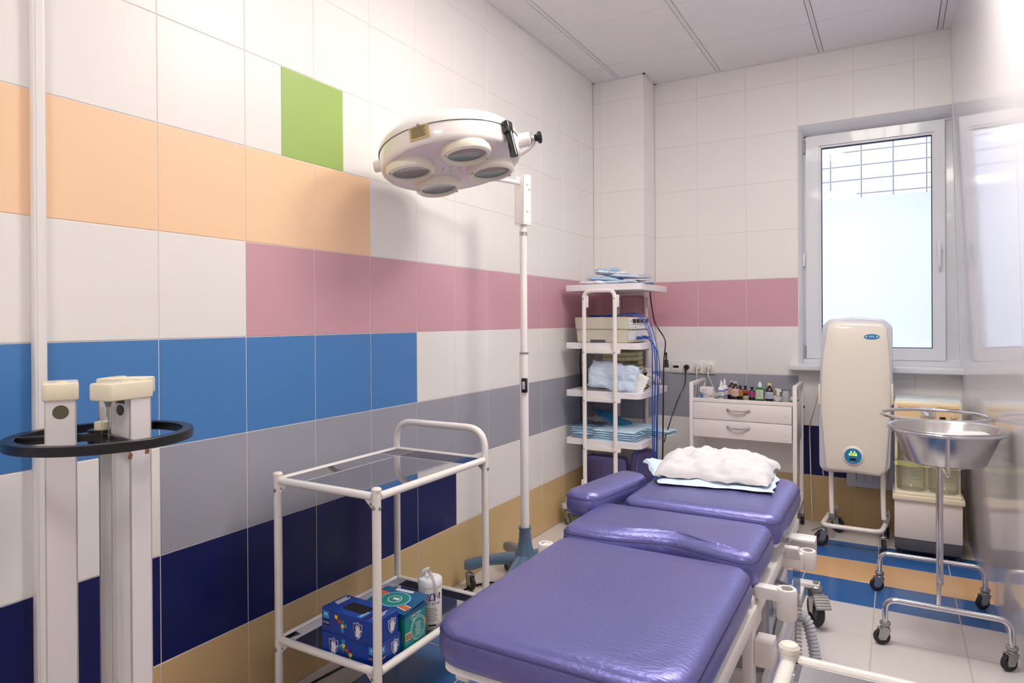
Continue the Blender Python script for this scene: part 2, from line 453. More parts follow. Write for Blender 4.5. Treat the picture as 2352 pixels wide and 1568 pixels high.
# ceiling
b = MB(); b.box(-.12, 2.5, YF-.1, YB+.2, HC+.012, HC+.1); ce = structure('ceiling', b, gapmat)
BX = [-.02, .1845, .786, 1.3855, 1.985, 2.2]
BY = [YB+.02, 2.812, 2.232, 1.652, 1.072, .492, -.088, -.668, -1.248, -1.828, YF]
LIGHTS = {(2, 4), (3, 3), (2, 8)}
for i in range(len(BX)-1):
    for j in range(len(BY)-1):
        if (i, j) in LIGHTS: continue
        x0, x1 = BX[i]+.0145, BX[i+1]-.0145; y0, y1 = BY[j+1]+.003, BY[j]-.003
        part('ceiling_panel', MB().box(x0, x1, y0, y1, HC, HC+.011, .0015, 1), ceilmat, ce, smooth=False)
for x in BX[1:-1]:
    part('ceiling_bar', MB().box(x-.0115, x+.0115, YF, YB, HC+.001, HC+.012), ceilbar, ce, smooth=False)
for y in BY[1:-1]:
    part('ceiling_bar', MB().box(0, 2.15, y-.0022, y+.0022, HC+.002, HC+.012), ceilbar, ce, smooth=False)
# perimeter angle
part('ceiling_edge_trim', MB().box(0, .02, YF, YP, HC-.004, HC+.01), ceilbar, ce)
part('ceiling_edge_trim', MB().box(0, XP+.02, YP-.018, YP, HC-.004, HC+.01).box(XP, XP+.018, YP-.018, YB, HC-.004, HC+.01), ceilbar, ce)
part('ceiling_edge_trim', MB().box(XP, 2.06, YB-.018, YB, HC-.004, HC+.01), ceilbar, ce)
# two diffused ceiling lamps and one over the bed (all above the frame of the photograph)
lampglow = mat('lamp diffuser', (255, 250, 246), .5, emit=(255, 249, 238), estr=LAMP_STRENGTH)
lampglow2 = mat('dimmer lamp diffuser', (255, 250, 246), .5, emit=(255, 249, 238), estr=LAMP_STRENGTH*.62)
lampglow3 = mat('brighter lamp diffuser', (255, 250, 246), .5, emit=(255, 249, 238), estr=LAMP_STRENGTH*1.3)
for n_, (i, j) in enumerate(sorted(LIGHTS)):
    x0, x1 = BX[i]+.012, BX[i+1]-.012; y0, y1 = BY[j+1]+.003, BY[j]-.003
    where = ['nearer the middle of the room', 'above the door end of the room', 'above the end of the bed'][n_]
    o = empty('ceiling_light', ((x0+x1)/2, (y0+y1)/2, HC), 'square recessed ceiling light panel ' + where, 'ceiling light')
    part('light_frame', MB().box(x0, x1, y0, y0+.03, HC-.006, HC+.011).box(x0, x1, y1-.03, y1, HC-.006, HC+.011).box(x0, x0+.03, y0+.03, y1-.03, HC-.006, HC+.011).box(x1-.03, x1, y0+.03, y1-.03, HC-.006, HC+.011), white_metal, o)
    nstr = 4; L = (x1-x0-.06)/nstr
    for q in range(nstr):
        part('diffuser', MB().box(x0+.03+q*L+.012, x0+.03+(q+1)*L-.012, y0+.032, y1-.032, HC-.002, HC+.01), [lampglow2, lampglow, lampglow3][n_], o)
    part('reflector', MB().box(x0+.03, x1-.03, y0+.03, y1-.03, HC+.006, HC+.0115), white_metal, o)

# ------------------------------------------------------------------ window
win = setp(bpy.data.objects.new('window_1', None), kind='structure'); C.objects.link(win); win.location = (1.6, 3.39, WZ0); WM[win] = Matrix.Translation(win.location)
upvc = mat('white window plastic', (226, 228, 234), .3, coat=.2, var=.01)
fy0, fy1 = 3.375, 3.435
FXL, FXR = WX0+.012, 2.2
part('window_frame', MB().box(FXL, FXL+.035, fy0, fy1+.03, WZ0, WZ1-.014, .003).box(1.995, FXR, fy0+.012, fy1+.03, WZ0, WZ1-.014, .003)
     .box(FXL, FXR, fy0, fy1+.03, WZ1-.06, WZ1-.014, .003).box(FXL, FXR, fy0, fy1+.03, WZ0, WZ0+.045, .003), upvc, win)
SX0, SX1, SZ0, SZ1 = 1.289, 2.010, .983, 2.346
GX0, GX1, GZ0, GZ1 = 1.374, 1.949, 1.052, 2.272
sash = MB()
def mitre(b, X0, X1, Z0_, Z1_, x0, x1, z0, z1, ya, yb_):
    outer = [(X0, Z0_), (X1, Z0_), (X1, Z1_), (X0, Z1_)]; inner = [(x0, z0), (x1, z0), (x1, z1), (x0, z1)]
    for k in range(4):
        k2 = (k+1) % 4
        q = [outer[k], outer[k2], inner[k2], inner[k]]
        vs = []
        for y, cf in ((ya, .006), (yb_, 0)):
            for (x, z) in q: vs.append(b.b.verts.new((x, y, z)))
        for f in [(0, 1, 2, 3), (7, 6, 5, 4), (0, 4, 5, 1), (1, 5, 6, 2), (2, 6, 7, 3), (3, 7, 4, 0)]:
            b.b.faces.new([vs[i] for i in f])
mitre(sash, SX0, SX1, SZ0, SZ1, GX0-.012, GX1+.012, GZ0-.012, GZ1+.012, 3.355, 3.41)
part('window_sash', sash, upvc, win, smooth=False)
bead = MB(); mitre(bead, GX0-.013, GX1+.013, GZ0-.013, GZ1+.013, GX0, GX1, GZ0, GZ1, 3.367, 3.40)
part('glazing_bead', bead, upvc, win, smooth=False)
gasket = MB(); mitre(gasket, GX0-.001, GX1+.001, GZ0-.001, GZ1+.001, GX0+.004, GX1-.004, GZ0+.004, GZ1-.004, 3.375, 3.40)
part('gasket', gasket, mat('blue black gasket', (40, 58, 92), .6), win, smooth=False)
part('window_pane', MB().box(GX0, GX1, 3.392, 3.396, GZ0, GZ1), glassmat('window glass', (250, 252, 255), 1.6), win, smooth=False)
part('window_pane', MB().box(GX0, GX1, 3.412, 3.416, GZ0, GZ1), glassmat('window glass', (250, 252, 255), 1.6), win, smooth=False)
# frosted film on the lower pane
fm = bpy.data.materials.new('frosted film'); fm.use_nodes = True; n = fm.node_tree.nodes; l = fm.node_tree.links
n.remove(n['Principled BSDF']); tl = n.new('ShaderNodeBsdfTranslucent'); tl.inputs[0].default_value = (.93, .95, .98, 1)
df = n.new('ShaderNodeBsdfDiffuse'); df.inputs[0].default_value = (.9, .92, .95, 1); mx = n.new('ShaderNodeMixShader'); mx.inputs[0].default_value = .12
no_ = n.new('ShaderNodeTexNoise'); no_.inputs['Scale'].default_value = 300
l.new(tl.outputs[0], mx.inputs[1]); l.new(df.outputs[0], mx.inputs[2]); l.new(mx.outputs[0], n['Material Output'].inputs['Surface'])
fb = MB(); fb.b.faces.new([fb.b.verts.new(v) for v in ((GX0, 3.4005, GZ0), (GX1, 3.4005, GZ0), (GX1, 3.4005, 1.953), (GX0, 3.4005, 1.953))])
part('frosted_film', fb, fm, win, smooth=False)
# handle, hinges
hm = mat('pale handle', (222, 226, 232), .35)
part('window_handle', MB().box(1.968, 1.99, 3.345, 3.356, 1.575, 1.655, .004).cyl((1.979, 3.35, 1.63), (1.979, 3.31, 1.63), .009).box(1.97, 1.988, 3.3, 3.315, 1.515, 1.645, .006), hm, win)
for z in (1.02, 1.59, 2.29):
    part('window_hinge', MB().box(1.272, 1.286, 3.352, 3.372, z-.04, z+.04, .003), mat('hinge grey', (160, 162, 168), .4) if z != 1.59 else upvc, win)
part('frame_base', MB().box(WX0, 2.2, 3.36, 3.47, .93, .982), upvc, win, smooth=False)
single('window_sill', MB().box(1.208, 2.095, 3.19, 3.37, .917, .952, .006, 3), upvc, (1.6, 3.3, .917), 'white plastic window sill board under the frosted window', 'window sill')
# the tiled facade across the yard
bf = empty('building_facade', (1.8, 7.0, 0), 'pale tiled facade of the neighbouring building seen through the window', 'building')
facmat = mat('pale facade tile', (150, 146, 151), .6, var=.03); facj = mat('facade joint', (126, 123, 130), .8)
part('wall', MB().box(-6, 6, 7.012, 7.3, -1.1, 3.9), facj, bf)
fme = MB().box(-.145, .145, -.006, .012, -.0725, .0725, .002, 1).mesh('facade_tile', facmat, smooth=False)
for i in range(14):
    for k in range(10):
        o = bpy.data.objects.new('facade_tile', fme); C.objects.link(o); o.parent = bf; o.location = (-1.75+i*.30+.05, .006, 2.35+k*.154)
b = MB(); b.box(-30, 30, 3.75, 60, -1.2, -1.1); structure('ground', b, mat('yard paving', (170, 170, 168), .9, var=.1))

# radiator under the window
rad = empty('radiator', (1.78, 3.22, .245), 'white panel radiator with vertical flutes below the window, behind the upright purifier', 'radiator')
radm = mat('radiator enamel', (196, 202, 212), .4)
part('panel', MB().box(1.515, 2.05, 3.215, 3.235, .25, .74, .006), radm, rad)
fl_ = MB()
for k in range(13): fl_.box(1.545+k*.04, 1.567+k*.04, 3.209, 3.217, .285, .70, .004)
part('flutes', fl_, radm, rad, kind='stuff')
part('top_grille', MB().box(1.515, 2.05, 3.205, 3.262, .735, .75, .003), radm, rad)
part('bracket', MB().box(1.56, 1.6, 3.235, 3.285, .3, .7).box(1.96, 2.0, 3.235, 3.285, .3, .7), zinc, rad)

# ------------------------------------------------------------------ casters
def caster(parent, x, y, r, ztop, yaw=0, w_=.018, fork=zinc, tyre=rubber, brake=False, hub=hubmat, trail=.4, collar=.018):
    """swivel caster whose stem stands at x,y; the wheel trails behind"""
    dx, dy = math.cos(yaw), math.sin(yaw)
    wx, wy = x+dx*r*trail, y+dy*r*trail; side = Vector((-dy, dx, 0))
    f = MB()
    f.cyl((x, y, 2*r+.004), (x, y, ztop), .0075)
    f.cyl((x, y, 2*r+.002), (x, y, 2*r+.012), collar, 16, bev=.003)
    c = Vector((wx, wy, r))
    for s in (-1, 1):
        o = side*s*(w_/2+.004)
        Fm = frame(Vector((0, 0, 0)), (dx, dy, 0), (0, 0, 1)); Fm.translation = c+o
        f.prism([(-.010, -.008), (.010, -.008), (.016, .004), (.012-trail*r*.2, r+.004), (-trail*r-.016, r+.004), (-trail*r-.014, r*.75)], -.0012, .0012, M=Fm)
    Fm = frame((wx, wy, 2*r+.003), (dx, dy, 0), (-dy, dx, 0))
    f.box(-trail*r-.016, .012, -(w_/2+.005), w_/2+.005, -.0015, .0015, M=Fm)
    f.cyl(c-side*(w_/2+.008), c+side*(w_/2+.008), .004, 8)
    o = part('caster', f, fork, parent)
    t = MB(); e = r*.22
    t.lathe([(r*.55, -w_/2), (r-e*.6, -w_/2), (r, -w_/2+e*.6), (r, w_/2-e*.6), (r-e*.6, w_/2), (r*.55, w_/2)], c, side, 28)
    part('tyre', t, tyre, o)
    h = MB(); h.lathe([(0, -w_/2+.002), (r*.2, -w_/2), (r*.25, -w_/2+.003), (r*.57, -w_/2+.003), (r*.57, w_/2-.003), (r*.25, w_/2-.003), (r*.2, w_/2), (0, w_/2-.002)], c, side, 20)
    part('hub', h, hub, o)
    if brake:
        Fm = frame((wx+dx*r*.75, wy+dy*r*.75, 2*r+.006), (dx, dy, -.25), (-dy, dx, 0))
        bb = MB(); bb.box(-r*.9, r*.55, -w_*.7, w_*.7, -.002, .002, .001, 1, M=Fm)
        part('brake_pedal', bb, fork, o)
    return o
def screw(parent, p, d, r=.005, name='screw'):
    p = Vector(p); d = Vector(d).normalized()
    return part(name, MB().lathe([(0, -.001), (r, -.001), (r, .0015), (r*.6, .003), (0, .0034)], p, d, 10), zinc, parent)

# ------------------------------------------------------------------ operating couch
bed = empty('operating_couch', (1.25, .8, 0), 'long treatment couch with violet padded sections on a white wheeled frame', 'couch')
def cushion(name, poly, zb, zt, parent, puffy=.022, label=None, seam_drop=.022, M=None, side_bulge=.003):
    n = len(poly); c = Vector((sum(p[0] for p in poly)/n, sum(p[1] for p in poly)/n))
    P = [Vector(p) for p in poly]; N = []
    for i in range(n):
        t = (P[(i+1) % n]-P[i-1]); t.normalize(); N.append(Vector((-t.y, t.x)))
    area = sum(P[i].x*P[(i+1) % n].y-P[(i+1) % n].x*P[i].y for i in range(n))
    if area < 0: N = [-v for v in N]
    zs = zt-seam_drop
    lv = [(.02, zb), (.006, zb+.002), (0, zb+.010), (-side_bulge, (zb+zs)/2), (0, zs-.002), (.0012, zs), (.001, zs+.004), (.006, zs+.012), (.014, zs+.018), (.026, zs+.0225)]
    b = MB(); rings = []
    for d, z in lv: rings.append([b.b.verts.new((P[i].x+N[i].x*d, P[i].y+N[i].y*d, z)) for i in range(n)])
    for f_, z in ((.90, zs+.0235), (.8, zs+.0235+puffy*.25), (.6, zs+.0235+puffy*.5), (.35, zs+.0235+puffy*.62)):
        base = [P[i]+N[i]*.026 for i in range(n)]
        rings.append([b.b.verts.new((c.x+(q.x-c.x)*f_, c.y+(q.y-c.y)*f_, z)) for q in base])
    for A, B in zip(rings, rings[1:]):
        for k in range(n): b.b.faces.new((A[k], A[(k+1) % n], B[(k+1) % n], B[k]))
    b.b.faces.new(rings[0][::-1])
    cv = b.b.verts.new((c.x, c.y, zs+.0235+puffy*.65))
    for k in range(n): b.b.faces.new((rings[-1][k], rings[-1][(k+1) % n], cv))
    if M is not None:
        for v in b.b.verts: v.co = M @ v.co
    o = part(name, b, vinyl, parent, label, sharp=60)
    s = MB(); s.tube([(M @ Vector((P[i].x-N[i].x*.0004, P[i].y-N[i].y*.0004, zs))) if M is not None else (P[i].x-N[i].x*.0004, P[i].y-N[i].y*.0004, zs) for i in range(n)], .0013, 5, closed=True)
    part('seam', s, vinyl_dark, o)
    return o
S1 = roundpoly([(.985, -.085), (1.487, -.085), (1.482, .515), (.985, .515)], [.085, .085, .06, .05], 8)
cushion('leg_pad', S1, .573, .652, bed, .012, 'large violet foot-end pad, the nearest one')
# middle pad with a shallow hollow in its near edge
edge = []
for k in range(25):
    x = .972 + (.508)*k/24.0
    edge.append((x, .528 + .052*math.exp(-((x-1.275)/.085)**2)))
mid = [(.972, .815)] 
q = roundpoly([(.972, .528), (1.482, .528), (1.482, .815), (.972, .815)], [.04, .04, .05, .05], 8)
mid = [(x, y+(.044*math.exp(-((x-1.262)/.105)**2) if y < .54 else 0)) for x, y in q]
dense = []
for i in range(len(mid)):
    a = mid[i-1]; b_ = mid[i]
    if abs(a[0]-b_[0]) > .2 and a[1] < .6 and b_[1] < .6:
        for k in range(1, 24):
            x = a[0]+(b_[0]-a[0])*k/24; y0_ = a[1]+(b_[1]-a[1])*k/24
            dense.append((x, y0_+.044*math.exp(-((x-1.262)/.105)**2)))
    dense.append(b_)
cushion('seat_pad', dense, .585, .668, bed, .008, 'violet middle pad with a hollow in its near edge')
S3 = roundpoly([(1.035, .832), (1.492, .832), (1.492, 1.34), (1.035, 1.34)], [.04, .045, .09, .09], 8)
cushion('head_pad', S3, .60, .682, bed, .008, 'violet head-end pad carrying the wrapped pillow')
S4 = roundpoly([(.90, .735), (1.018, .735), (1.018, 1.10), (.90, 1.10)], [.05, .05, .055, .055], 8)
Ma = Matrix.Translation((.96, .92, 0)) @ Matrix.Rotation(R(-9), 4, 'Z') @ Matrix.Translation((-.96, -.92, 0))
cushion('arm_pad', S4, .63, .705, bed, .006, 'narrow violet arm board beside the head pad', M=Ma)
for nm, pl, z0, z1 in (('pad_tray', rect(1.0, 1.472, -.07, .50), .556, .574), ('pad_tray', rect(.99, 1.47, .55, .80), .572, .586), ('pad_tray', rect(1.05, 1.48, .85, 1.32), .586, .602)):
    pl = roundpoly(pl, .05, 6)
    part(nm, MB().prism(pl, z0, z1), white_metal, bed)
part('arm_bracket', MB().box(.93, 1.06, .84, .87, .606, .634, .004).box(1.03, 1.06, .84, .87, .565, .63, .004), white_metal, bed)
for x in (1.015, 1.455):
    part('side_rail', MB().box(x, x+.03, -.03, 1.30, .520, .557, .004), white_metal, bed)
part('cross_rail', MB().box(1.02, 1.48, .49, .53, .515, .55, .004), white_metal, bed)
part('cross_rail', MB().box(1.02, 1.48, .83, .86, .515, .55, .004), white_metal, bed)
# accessory sockets on the side away from the wall and one by the wall
rust = mat('dark rusty bore', (70, 45, 30), .8)
def socket(x, y, zt, zb, xin, kind):
    s = MB(); s.lathe([(0, 0), (.021, 0), (.023, .003), (.023, zt-zb-.003), (.021, zt-zb), (.0145, zt-zb), (.0145, zt-zb-.012), (0, zt-zb-.012)], (x, y, zb), (0, 0, 1), 24)
    if kind == 'arm': s.box(xin, x-.01, y-.016, y+.016, zt-.030, zt-.002, .004)
    else: s.box(xin, x-.008, y-.034, y+.022, zb+.002, zt-.004, .005)
    o = part('accessory_socket', s, white_metal, bed, 'white clamp socket with an open round bore')
    part('bore', MB().cyl((x, y, zt-.012), (x, y, zt-.0105), .0145, 18), rust, o)
    return o
socket(1.545, .555, .598, .528, 1.475, 'arm')
sk = socket(1.545, .975, .560, .508, 1.475, 'block')
part('clamp_latch', MB().prism([(-.018, -.03), (.018, -.03), (.020, .022), (-.020, .022)], 0, .012, M=frame((1.510, .925, .555), (1, 0, 0), (0, 1, -1.2)), bev=.003)
     .box(1.493, 1.527, .935, .96, .556, .572, .004), white_metal, sk)
socket(.885, .615, .578, .53, 1.03, 'arm')
part('end_plate', MB().box(1.475, 1.56, 1.065, 1.075, .50, .575, .002).box(1.475, 1.56, 1.02, 1.075, .565, .573, .002), white_metal, bed)
for z in (.555, .575):
    screw(bed, (1.492, .995, z), (0, -1, .1), .007, 'bolt')
# drop hanger under the near socket
part('hanger', MB().box(1.455, 1.478, .50, .545, .36, .575, .003).box(1.478, 1.52, .52, .575, .415, .475, .003), white_metal, bed)
part('hanger_hook', MB().prism([(0, 0), (.03, 0), (.03, .09), (.012, .11), (0, .11)], 0, .006, M=frame((1.455, .48, .27), (0, 1, 0), (0, 0, 1))).box(1.44, 1.478, .485, .53, .34, .365, .002), white_metal, bed)
part('motor_housing', MB().box(1.30, 1.45, .62, .80, .40, .47, .012).cyl((1.40, .70, .36), (1.40, .70, .41), .03), white_metal, bed)
part('gas_spring', MB().cyl((1.40, .30, .535), (1.415, .47, .33), .013, 14).cyl((1.415, .47, .33), (1.42, .52, .27), .006, 10), mat('blue black strut', (32, 36, 80), .25, .3), bed)
part('gas_spring', MB().cyl((1.372, .30, .535), (1.385, .47, .34), .010, 14).cyl((1.385, .47, .34), (1.39, .52, .27), .005, 10), steel, bed, 'steel strut beside the dark one')
part('linkage', MB().box(1.37, 1.45, .505, .53, .258, .268).cyl((1.36, .518, .272), (1.46, .518, .272), .005), zinc, bed)
# lifting column
colm = mat('grey column sleeve', (176, 178, 184), .3, .35)
colo = part('lift_column', MB().box(1.29, 1.43, 1.02, 1.46, .12, .515, .02, 3), colm, bed, 'grey lifting column')
part('column_cover', MB().prism(roundpoly([(-.2, 0), (.2, 0), (.2, .06), (.1, .12), (-.1, .12), (-.2, .06)], .03), 0, .01, M=frame((1.425, 1.24, .14), (0, 1, 0), (0, 0, 1))), mat('mid grey guard', (146, 147, 152), .35, .2), colo)
decal('maker_plate', roundpoly([(-.15, -.018), (.15, -.018), (.15, .018), (-.15, .018)], .008), (1.431, 1.25, .345), (0, 1, 0), (0, 0, 1), label_white, colo)
for k, (a, l_) in enumerate(((-.13, .06), (-.12, .09), (-.10, .12))):
    decal('print_line', rect(a, a+l_, .008-k*.008, .0115-k*.008), (1.4315, 1.25, .345), (0, 1, 0), (0, 0, 1), ink_grey, colo, z=.0004)
part('scissor_frame', MB().box(1.06, 1.40, .95, 1.0, .22, .52, .01).box(1.43, 1.447, .9, 1.52, .155, .2, .003), white_metal, bed)
part('clear_guard', MB().box(1.50, 1.502, 1.02, 1.18, .34, .50), glassmat('clear plastic guard', (215, 220, 230), 1.2), bed, smooth=False)
for x in (1.065, 1.405):
    part('base_beam', MB().box(x, x+.042, .02, 1.86, .10, .152, .003), white_metal, bed)
for y in (.08, 1.0, 1.74):
    part('base_crossbar', MB().box(1.06, 1.44, y, y+.05, .105, .148, .003), white_metal, bed)
# big braked wheels
def bigwheel(x, y, yaw):
    r = .062; dx, dy = math.cos(yaw), math.sin(yaw); sd = Vector((-dy, dx, 0)); c = Vector((x, y, r))
    f = MB().cyl((x, y, 2*r+.01), (x, y, 2*r+.035), .024, 18, bev=.004).cyl((x, y, 2*r+.03), (x, y, 2*r+.05), .011)
    f.box(-.035, .035, -.022, .022, -.003, .004, .001, 1, M=frame((x, y, 2*r+.008), (dx, dy, 0), (-dy, dx, 0)))
    for s in (-1, 1):
        Fm = frame((0, 0, 0), (dx, dy, 0), (0, 0, 1)); Fm.translation = c+sd*s*.019
        f.prism([(-.014, -.012), (.014, -.012), (.028, r+.01), (-.028, r+.01)], -.0015, .0015, M=Fm)
    o = part('caster', f, zinc, bed, 'large braked wheel')
    part('tyre', MB().lathe([(r*.62, -.012), (r-.008, -.014), (r, -.006), (r, .006), (r-.008, .014), (r*.62, .012)], c, sd, 36), rubber, o)
    part('hub', MB().lathe([(0, -.014), (.012, -.014), (.014, -.008), (r*.64, -.008), (r*.64, .008), (.014, .008), (.012, .014), (0, .014)], c, sd, 28), darkgrey, o)
    p = MB(); Fp = frame((x+dx*.058, y+dy*.058, 2*r-.012), (dx, dy, -1.1), (-dy, dx, 0))
    p.box(-.028, .028, -.03, .03, -.003, .004, .002, 1, M=Fp)
    for k in range(5): p.box(-.026+k*.011, -.020+k*.011, -.028, .028, .003, .007, M=Fp)
    part('brake_pedal', p, zinc, o)
bigwheel(1.486, 1.80, R(-62)); bigwheel(1.04, 1.80, R(-110)); bigwheel(1.486, .06, R(100)); bigwheel(1.04, .06, R(80))
for x in (1.04, 1.40):
    part('caster_bracket', MB().box(x-.0, x+.10, 1.78, 1.83, .150, .166, .002).box(x, x+.10, .04, .09, .150, .166, .002), white_metal, bed)
# foot-switch hose and coiled cable hanging by the column
hosem = glassmat('clear corrugated hose', (206, 208, 216), 2.2, .15)
pts = fillet([(1.44, 1.12, .30), (1.52, 1.16, .30), (1.555, 1.13, .17), (1.55, 1.02, .06), (1.56, .80, .020), (1.56, .55, .019), (1.53, .30, .019)], .06, 8)
def corrug(b, path, r, ribs, depth, seg=12):
    P = [Vector(p) for p in path]; Ls = [0]
    for a, c_ in zip(P, P[1:]): Ls.append(Ls[-1]+(c_-a).length)
    tot = Ls[-1]; out = []; rr = []; k = 0; N = ribs*4
    for i in range(N+1):
        s_ = tot*i/N
        while k < len(Ls)-2 and Ls[k+1] < s_: k += 1
        t = (s_-Ls[k])/max(1e-9, Ls[k+1]-Ls[k]); out.append(P[k].lerp(P[k+1], min(1, t))); rr.append(r + depth*(1 if i % 4 in (1, 2) else -1))
    b.tube(out, rr, seg); return b
hose = single('corrugated_hose', corrug(MB(), pts, .0165, 100, .0018), mat('grey ribbed hose', (206, 207, 214), .3, coat=.4), (1.5, 1.0, .02),
              'clear grey corrugated hose hanging down beside the couch column', 'hose')
coil = []
for k in range(0, 460):
    t = k/460; a = k*.42
    base = Vector((1.515+.01*t, 1.02-.10*t, .375-.315*t)) if t < .82 else Vector((1.5232, .938-.5*(t-.82), .117-.28*(t-.82)))
    coil.append(base+Vector((.0085*math.cos(a), .0085*math.sin(a), 0)))
b = MB(); b.tube([(1.445, 1.07, .42), (1.49, 1.05, .415), (1.51, 1.03, .40), (1.515, 1.02, .375)], .006, 8); b.tube(coil, .0022, 6)
single('coiled_cable', b, mat('pale grey cable', (180, 182, 188), .4), (1.52, 1.0, .1), 'thin coiled grey cable hanging beside the corrugated hose', 'cable')

# pillow in its wrapper
pl = empty('pillow', (1.235, 1.20, .69), 'pillow in a crinkled white and pale blue nonwoven cover on the couch head', 'pillow')
Mp = Matrix.Identity(4)
part('pillow_body', MB().puff(1.232, 1.215, .697, .375, .33, .070, R(4), 3, .026, 11, 3.2, .25, 56, .05, .022), pillowmat, pl, sharp=70)
part('cover_hem', MB().puff(1.25, 1.175, .690, .36, .30, .012, R(8), 8, .008, 9, 6, .6, 26, .02, .015).puff(1.06, 1.17, .702, .10, .26, .016, R(25), 12, .012, 20, 4, .5, 18, .1, .02), mat('pale blue cover hem', (206, 226, 246), .6, bump=.3, bscale=20), pl, 'pale blue hem of the cover', sharp=70)

# ------------------------------------------------------------------ instrument trolleys
def trolley(x0, x1, y0, y1, label, flip=False):
    if flip: y0, y1 = y1, y0
    o = empty('instrument_trolley', ((x0+x1)/2, (y0+y1)/2, 0), label, 'trolley')
    zt = .742; zl = .245; r = .0125; sg = -1 if flip else 1
    for (x, y) in ((x0, y0), (x1, y0)):
        lg = part('leg', MB().cyl((x, y, .075), (x, y, zt+.012), r, 16), white_tube, o)
        part('end_cap', MB().lathe([(0, 0), (.0145, 0), (.0145, .006), (.011, .010), (0, .012)], (x, y, zt+.010), (0, 0, 1), 16), mat('ivory cap', (238, 232, 222), .4), lg)
    hz = .845
    P = fillet([(x0, y1, .075), (x0, y1, hz), (x1, y1, hz), (x1, y1, .075)], .075, 10)
    part('handle_frame', MB().tube(P, r, 14), white_tube, o)
    for z, nm in ((zt-.006, 'shelf'), (zl, 'shelf')):
        s = part('shelf', MB().box(x0+.008, x1-.008, y0+.008*sg, y1-.008*sg, z-.009, z-.007), mirror, o, 'polished mirror-like shelf tray')
        part('shelf_lip', MB().box(x0+.010, x0+.013, y0+.01*sg, y1-.01*sg, z-.008, z+.006).box(x1-.013, x1-.010, y0+.01*sg, y1-.01*sg, z-.008, z+.006).box(x0+.01, x1-.01, y0+.010*sg, y0+.013*sg, z-.008, z+.006).box(x0+.01, x1-.01, y1-.013*sg, y1-.010*sg, z-.008, z+.006), mirror, s)
        for (a, c_) in (((x0, y0), (x1, y0)), ((x0, y1), (x1, y1)), ((x0, y0), (x0, y1)), ((x1, y0), (x1, y1))):
            d = Vector((c_[0]-a[0], c_[1]-a[1], 0)).normalized()*.012
            part('shelf_rail', MB().cyl(Vector((*a, z))+d, Vector((*c_, z))-d, .0115, 14), white_tube, o)
        for (x, y, sx) in ((x0, y0, 1), (x1, y0, -1), (x0, y1, 1), (x1, y1, -1)):
            br = part('corner_bracket', MB().box(x+sx*.004, x+sx*.03, y-.008, y+.008, z-.042, z-.008, .002) if False else MB().prism([(0, 0), (.034, .03), (.034, .036), (0, .036)], -.002, .002, M=frame((x+sx*.008, y, z-.042), (sx, 0, 0), (0, 0, 1))), white_tube, o)
            screw(br, (x-sx*.0125, y, z-.030), (-sx, 0, 0), .0055, 'bolt')
            screw(br, (x+sx*.020, y-.002, z-.022), (sx*.3, -1, 0), .005, 'wing_nut')
            if y == y0: screw(br, (x, y-.0125*sg, z-.028), (0, -sg, 0), .006, 'bolt')
    for k, (x, y) in enumerate(((x0, y0), (x1, y0), (x0, y1), (x1, y1))): caster(o, x, y, .03, .085, R(40+95*k))
    return o
trolley(.115, .515, .306, .868, 'white tubular instrument trolley with mirror shelves beside the striped wall')
trolley(1.634, 2.03, -.64, -.082, 'white tubular trolley corner with round cap at the bottom right', True)

# boxes on the lower shelf
gb = mat('glove box blue', (12, 62, 160), .35, coat=.2, var=.04)
navy_ink = mat('navy print', (34, 30, 96), .45); sky_ink = mat('light blue print', (40, 140, 215), .45)
yel = mat('yellow print', (240, 215, 50), .5); red_i = mat('red print', (205, 60, 45), .5); grn_i = mat('green print', (60, 140, 80), .5); vio = mat('violet print', (70, 40, 130), .5)
whi = mat('white print', (238, 240, 246), .5); shield = mat('shield print', (86, 88, 160), .4)
def hand(): # flat glove silhouette
    base = [(-.010, -.022), (.010, -.022), (.013, -.004)]
    pts = [(-.008, -.022), (.009, -.022), (.0115, -.006), (.018, .004), (.016, .007), (.0105, .002), (.0115, .016), (.0085, .017), (.0065, .005), (.0055, .021), (.0022, .021), (.0015, .006), (-.0015, .021), (-.0048, .0205), (-.0035, .005), (-.008, .016), (-.0108, .0145), (-.0082, .000), (-.009, -.008)]
    return [(x*1.0, y) for x, y in pts]
SH = [(-.021, .024), (-.010, .022), (0, .030), (.010, .022), (.021, .024), (.0205, .002), (.014, -.018), (0, -.032), (-.014, -.018), (-.0205, .002)]
def sc(poly, k, dx=0, dy=0): return [(x*k+dx, y*k+dy) for x, y in poly]
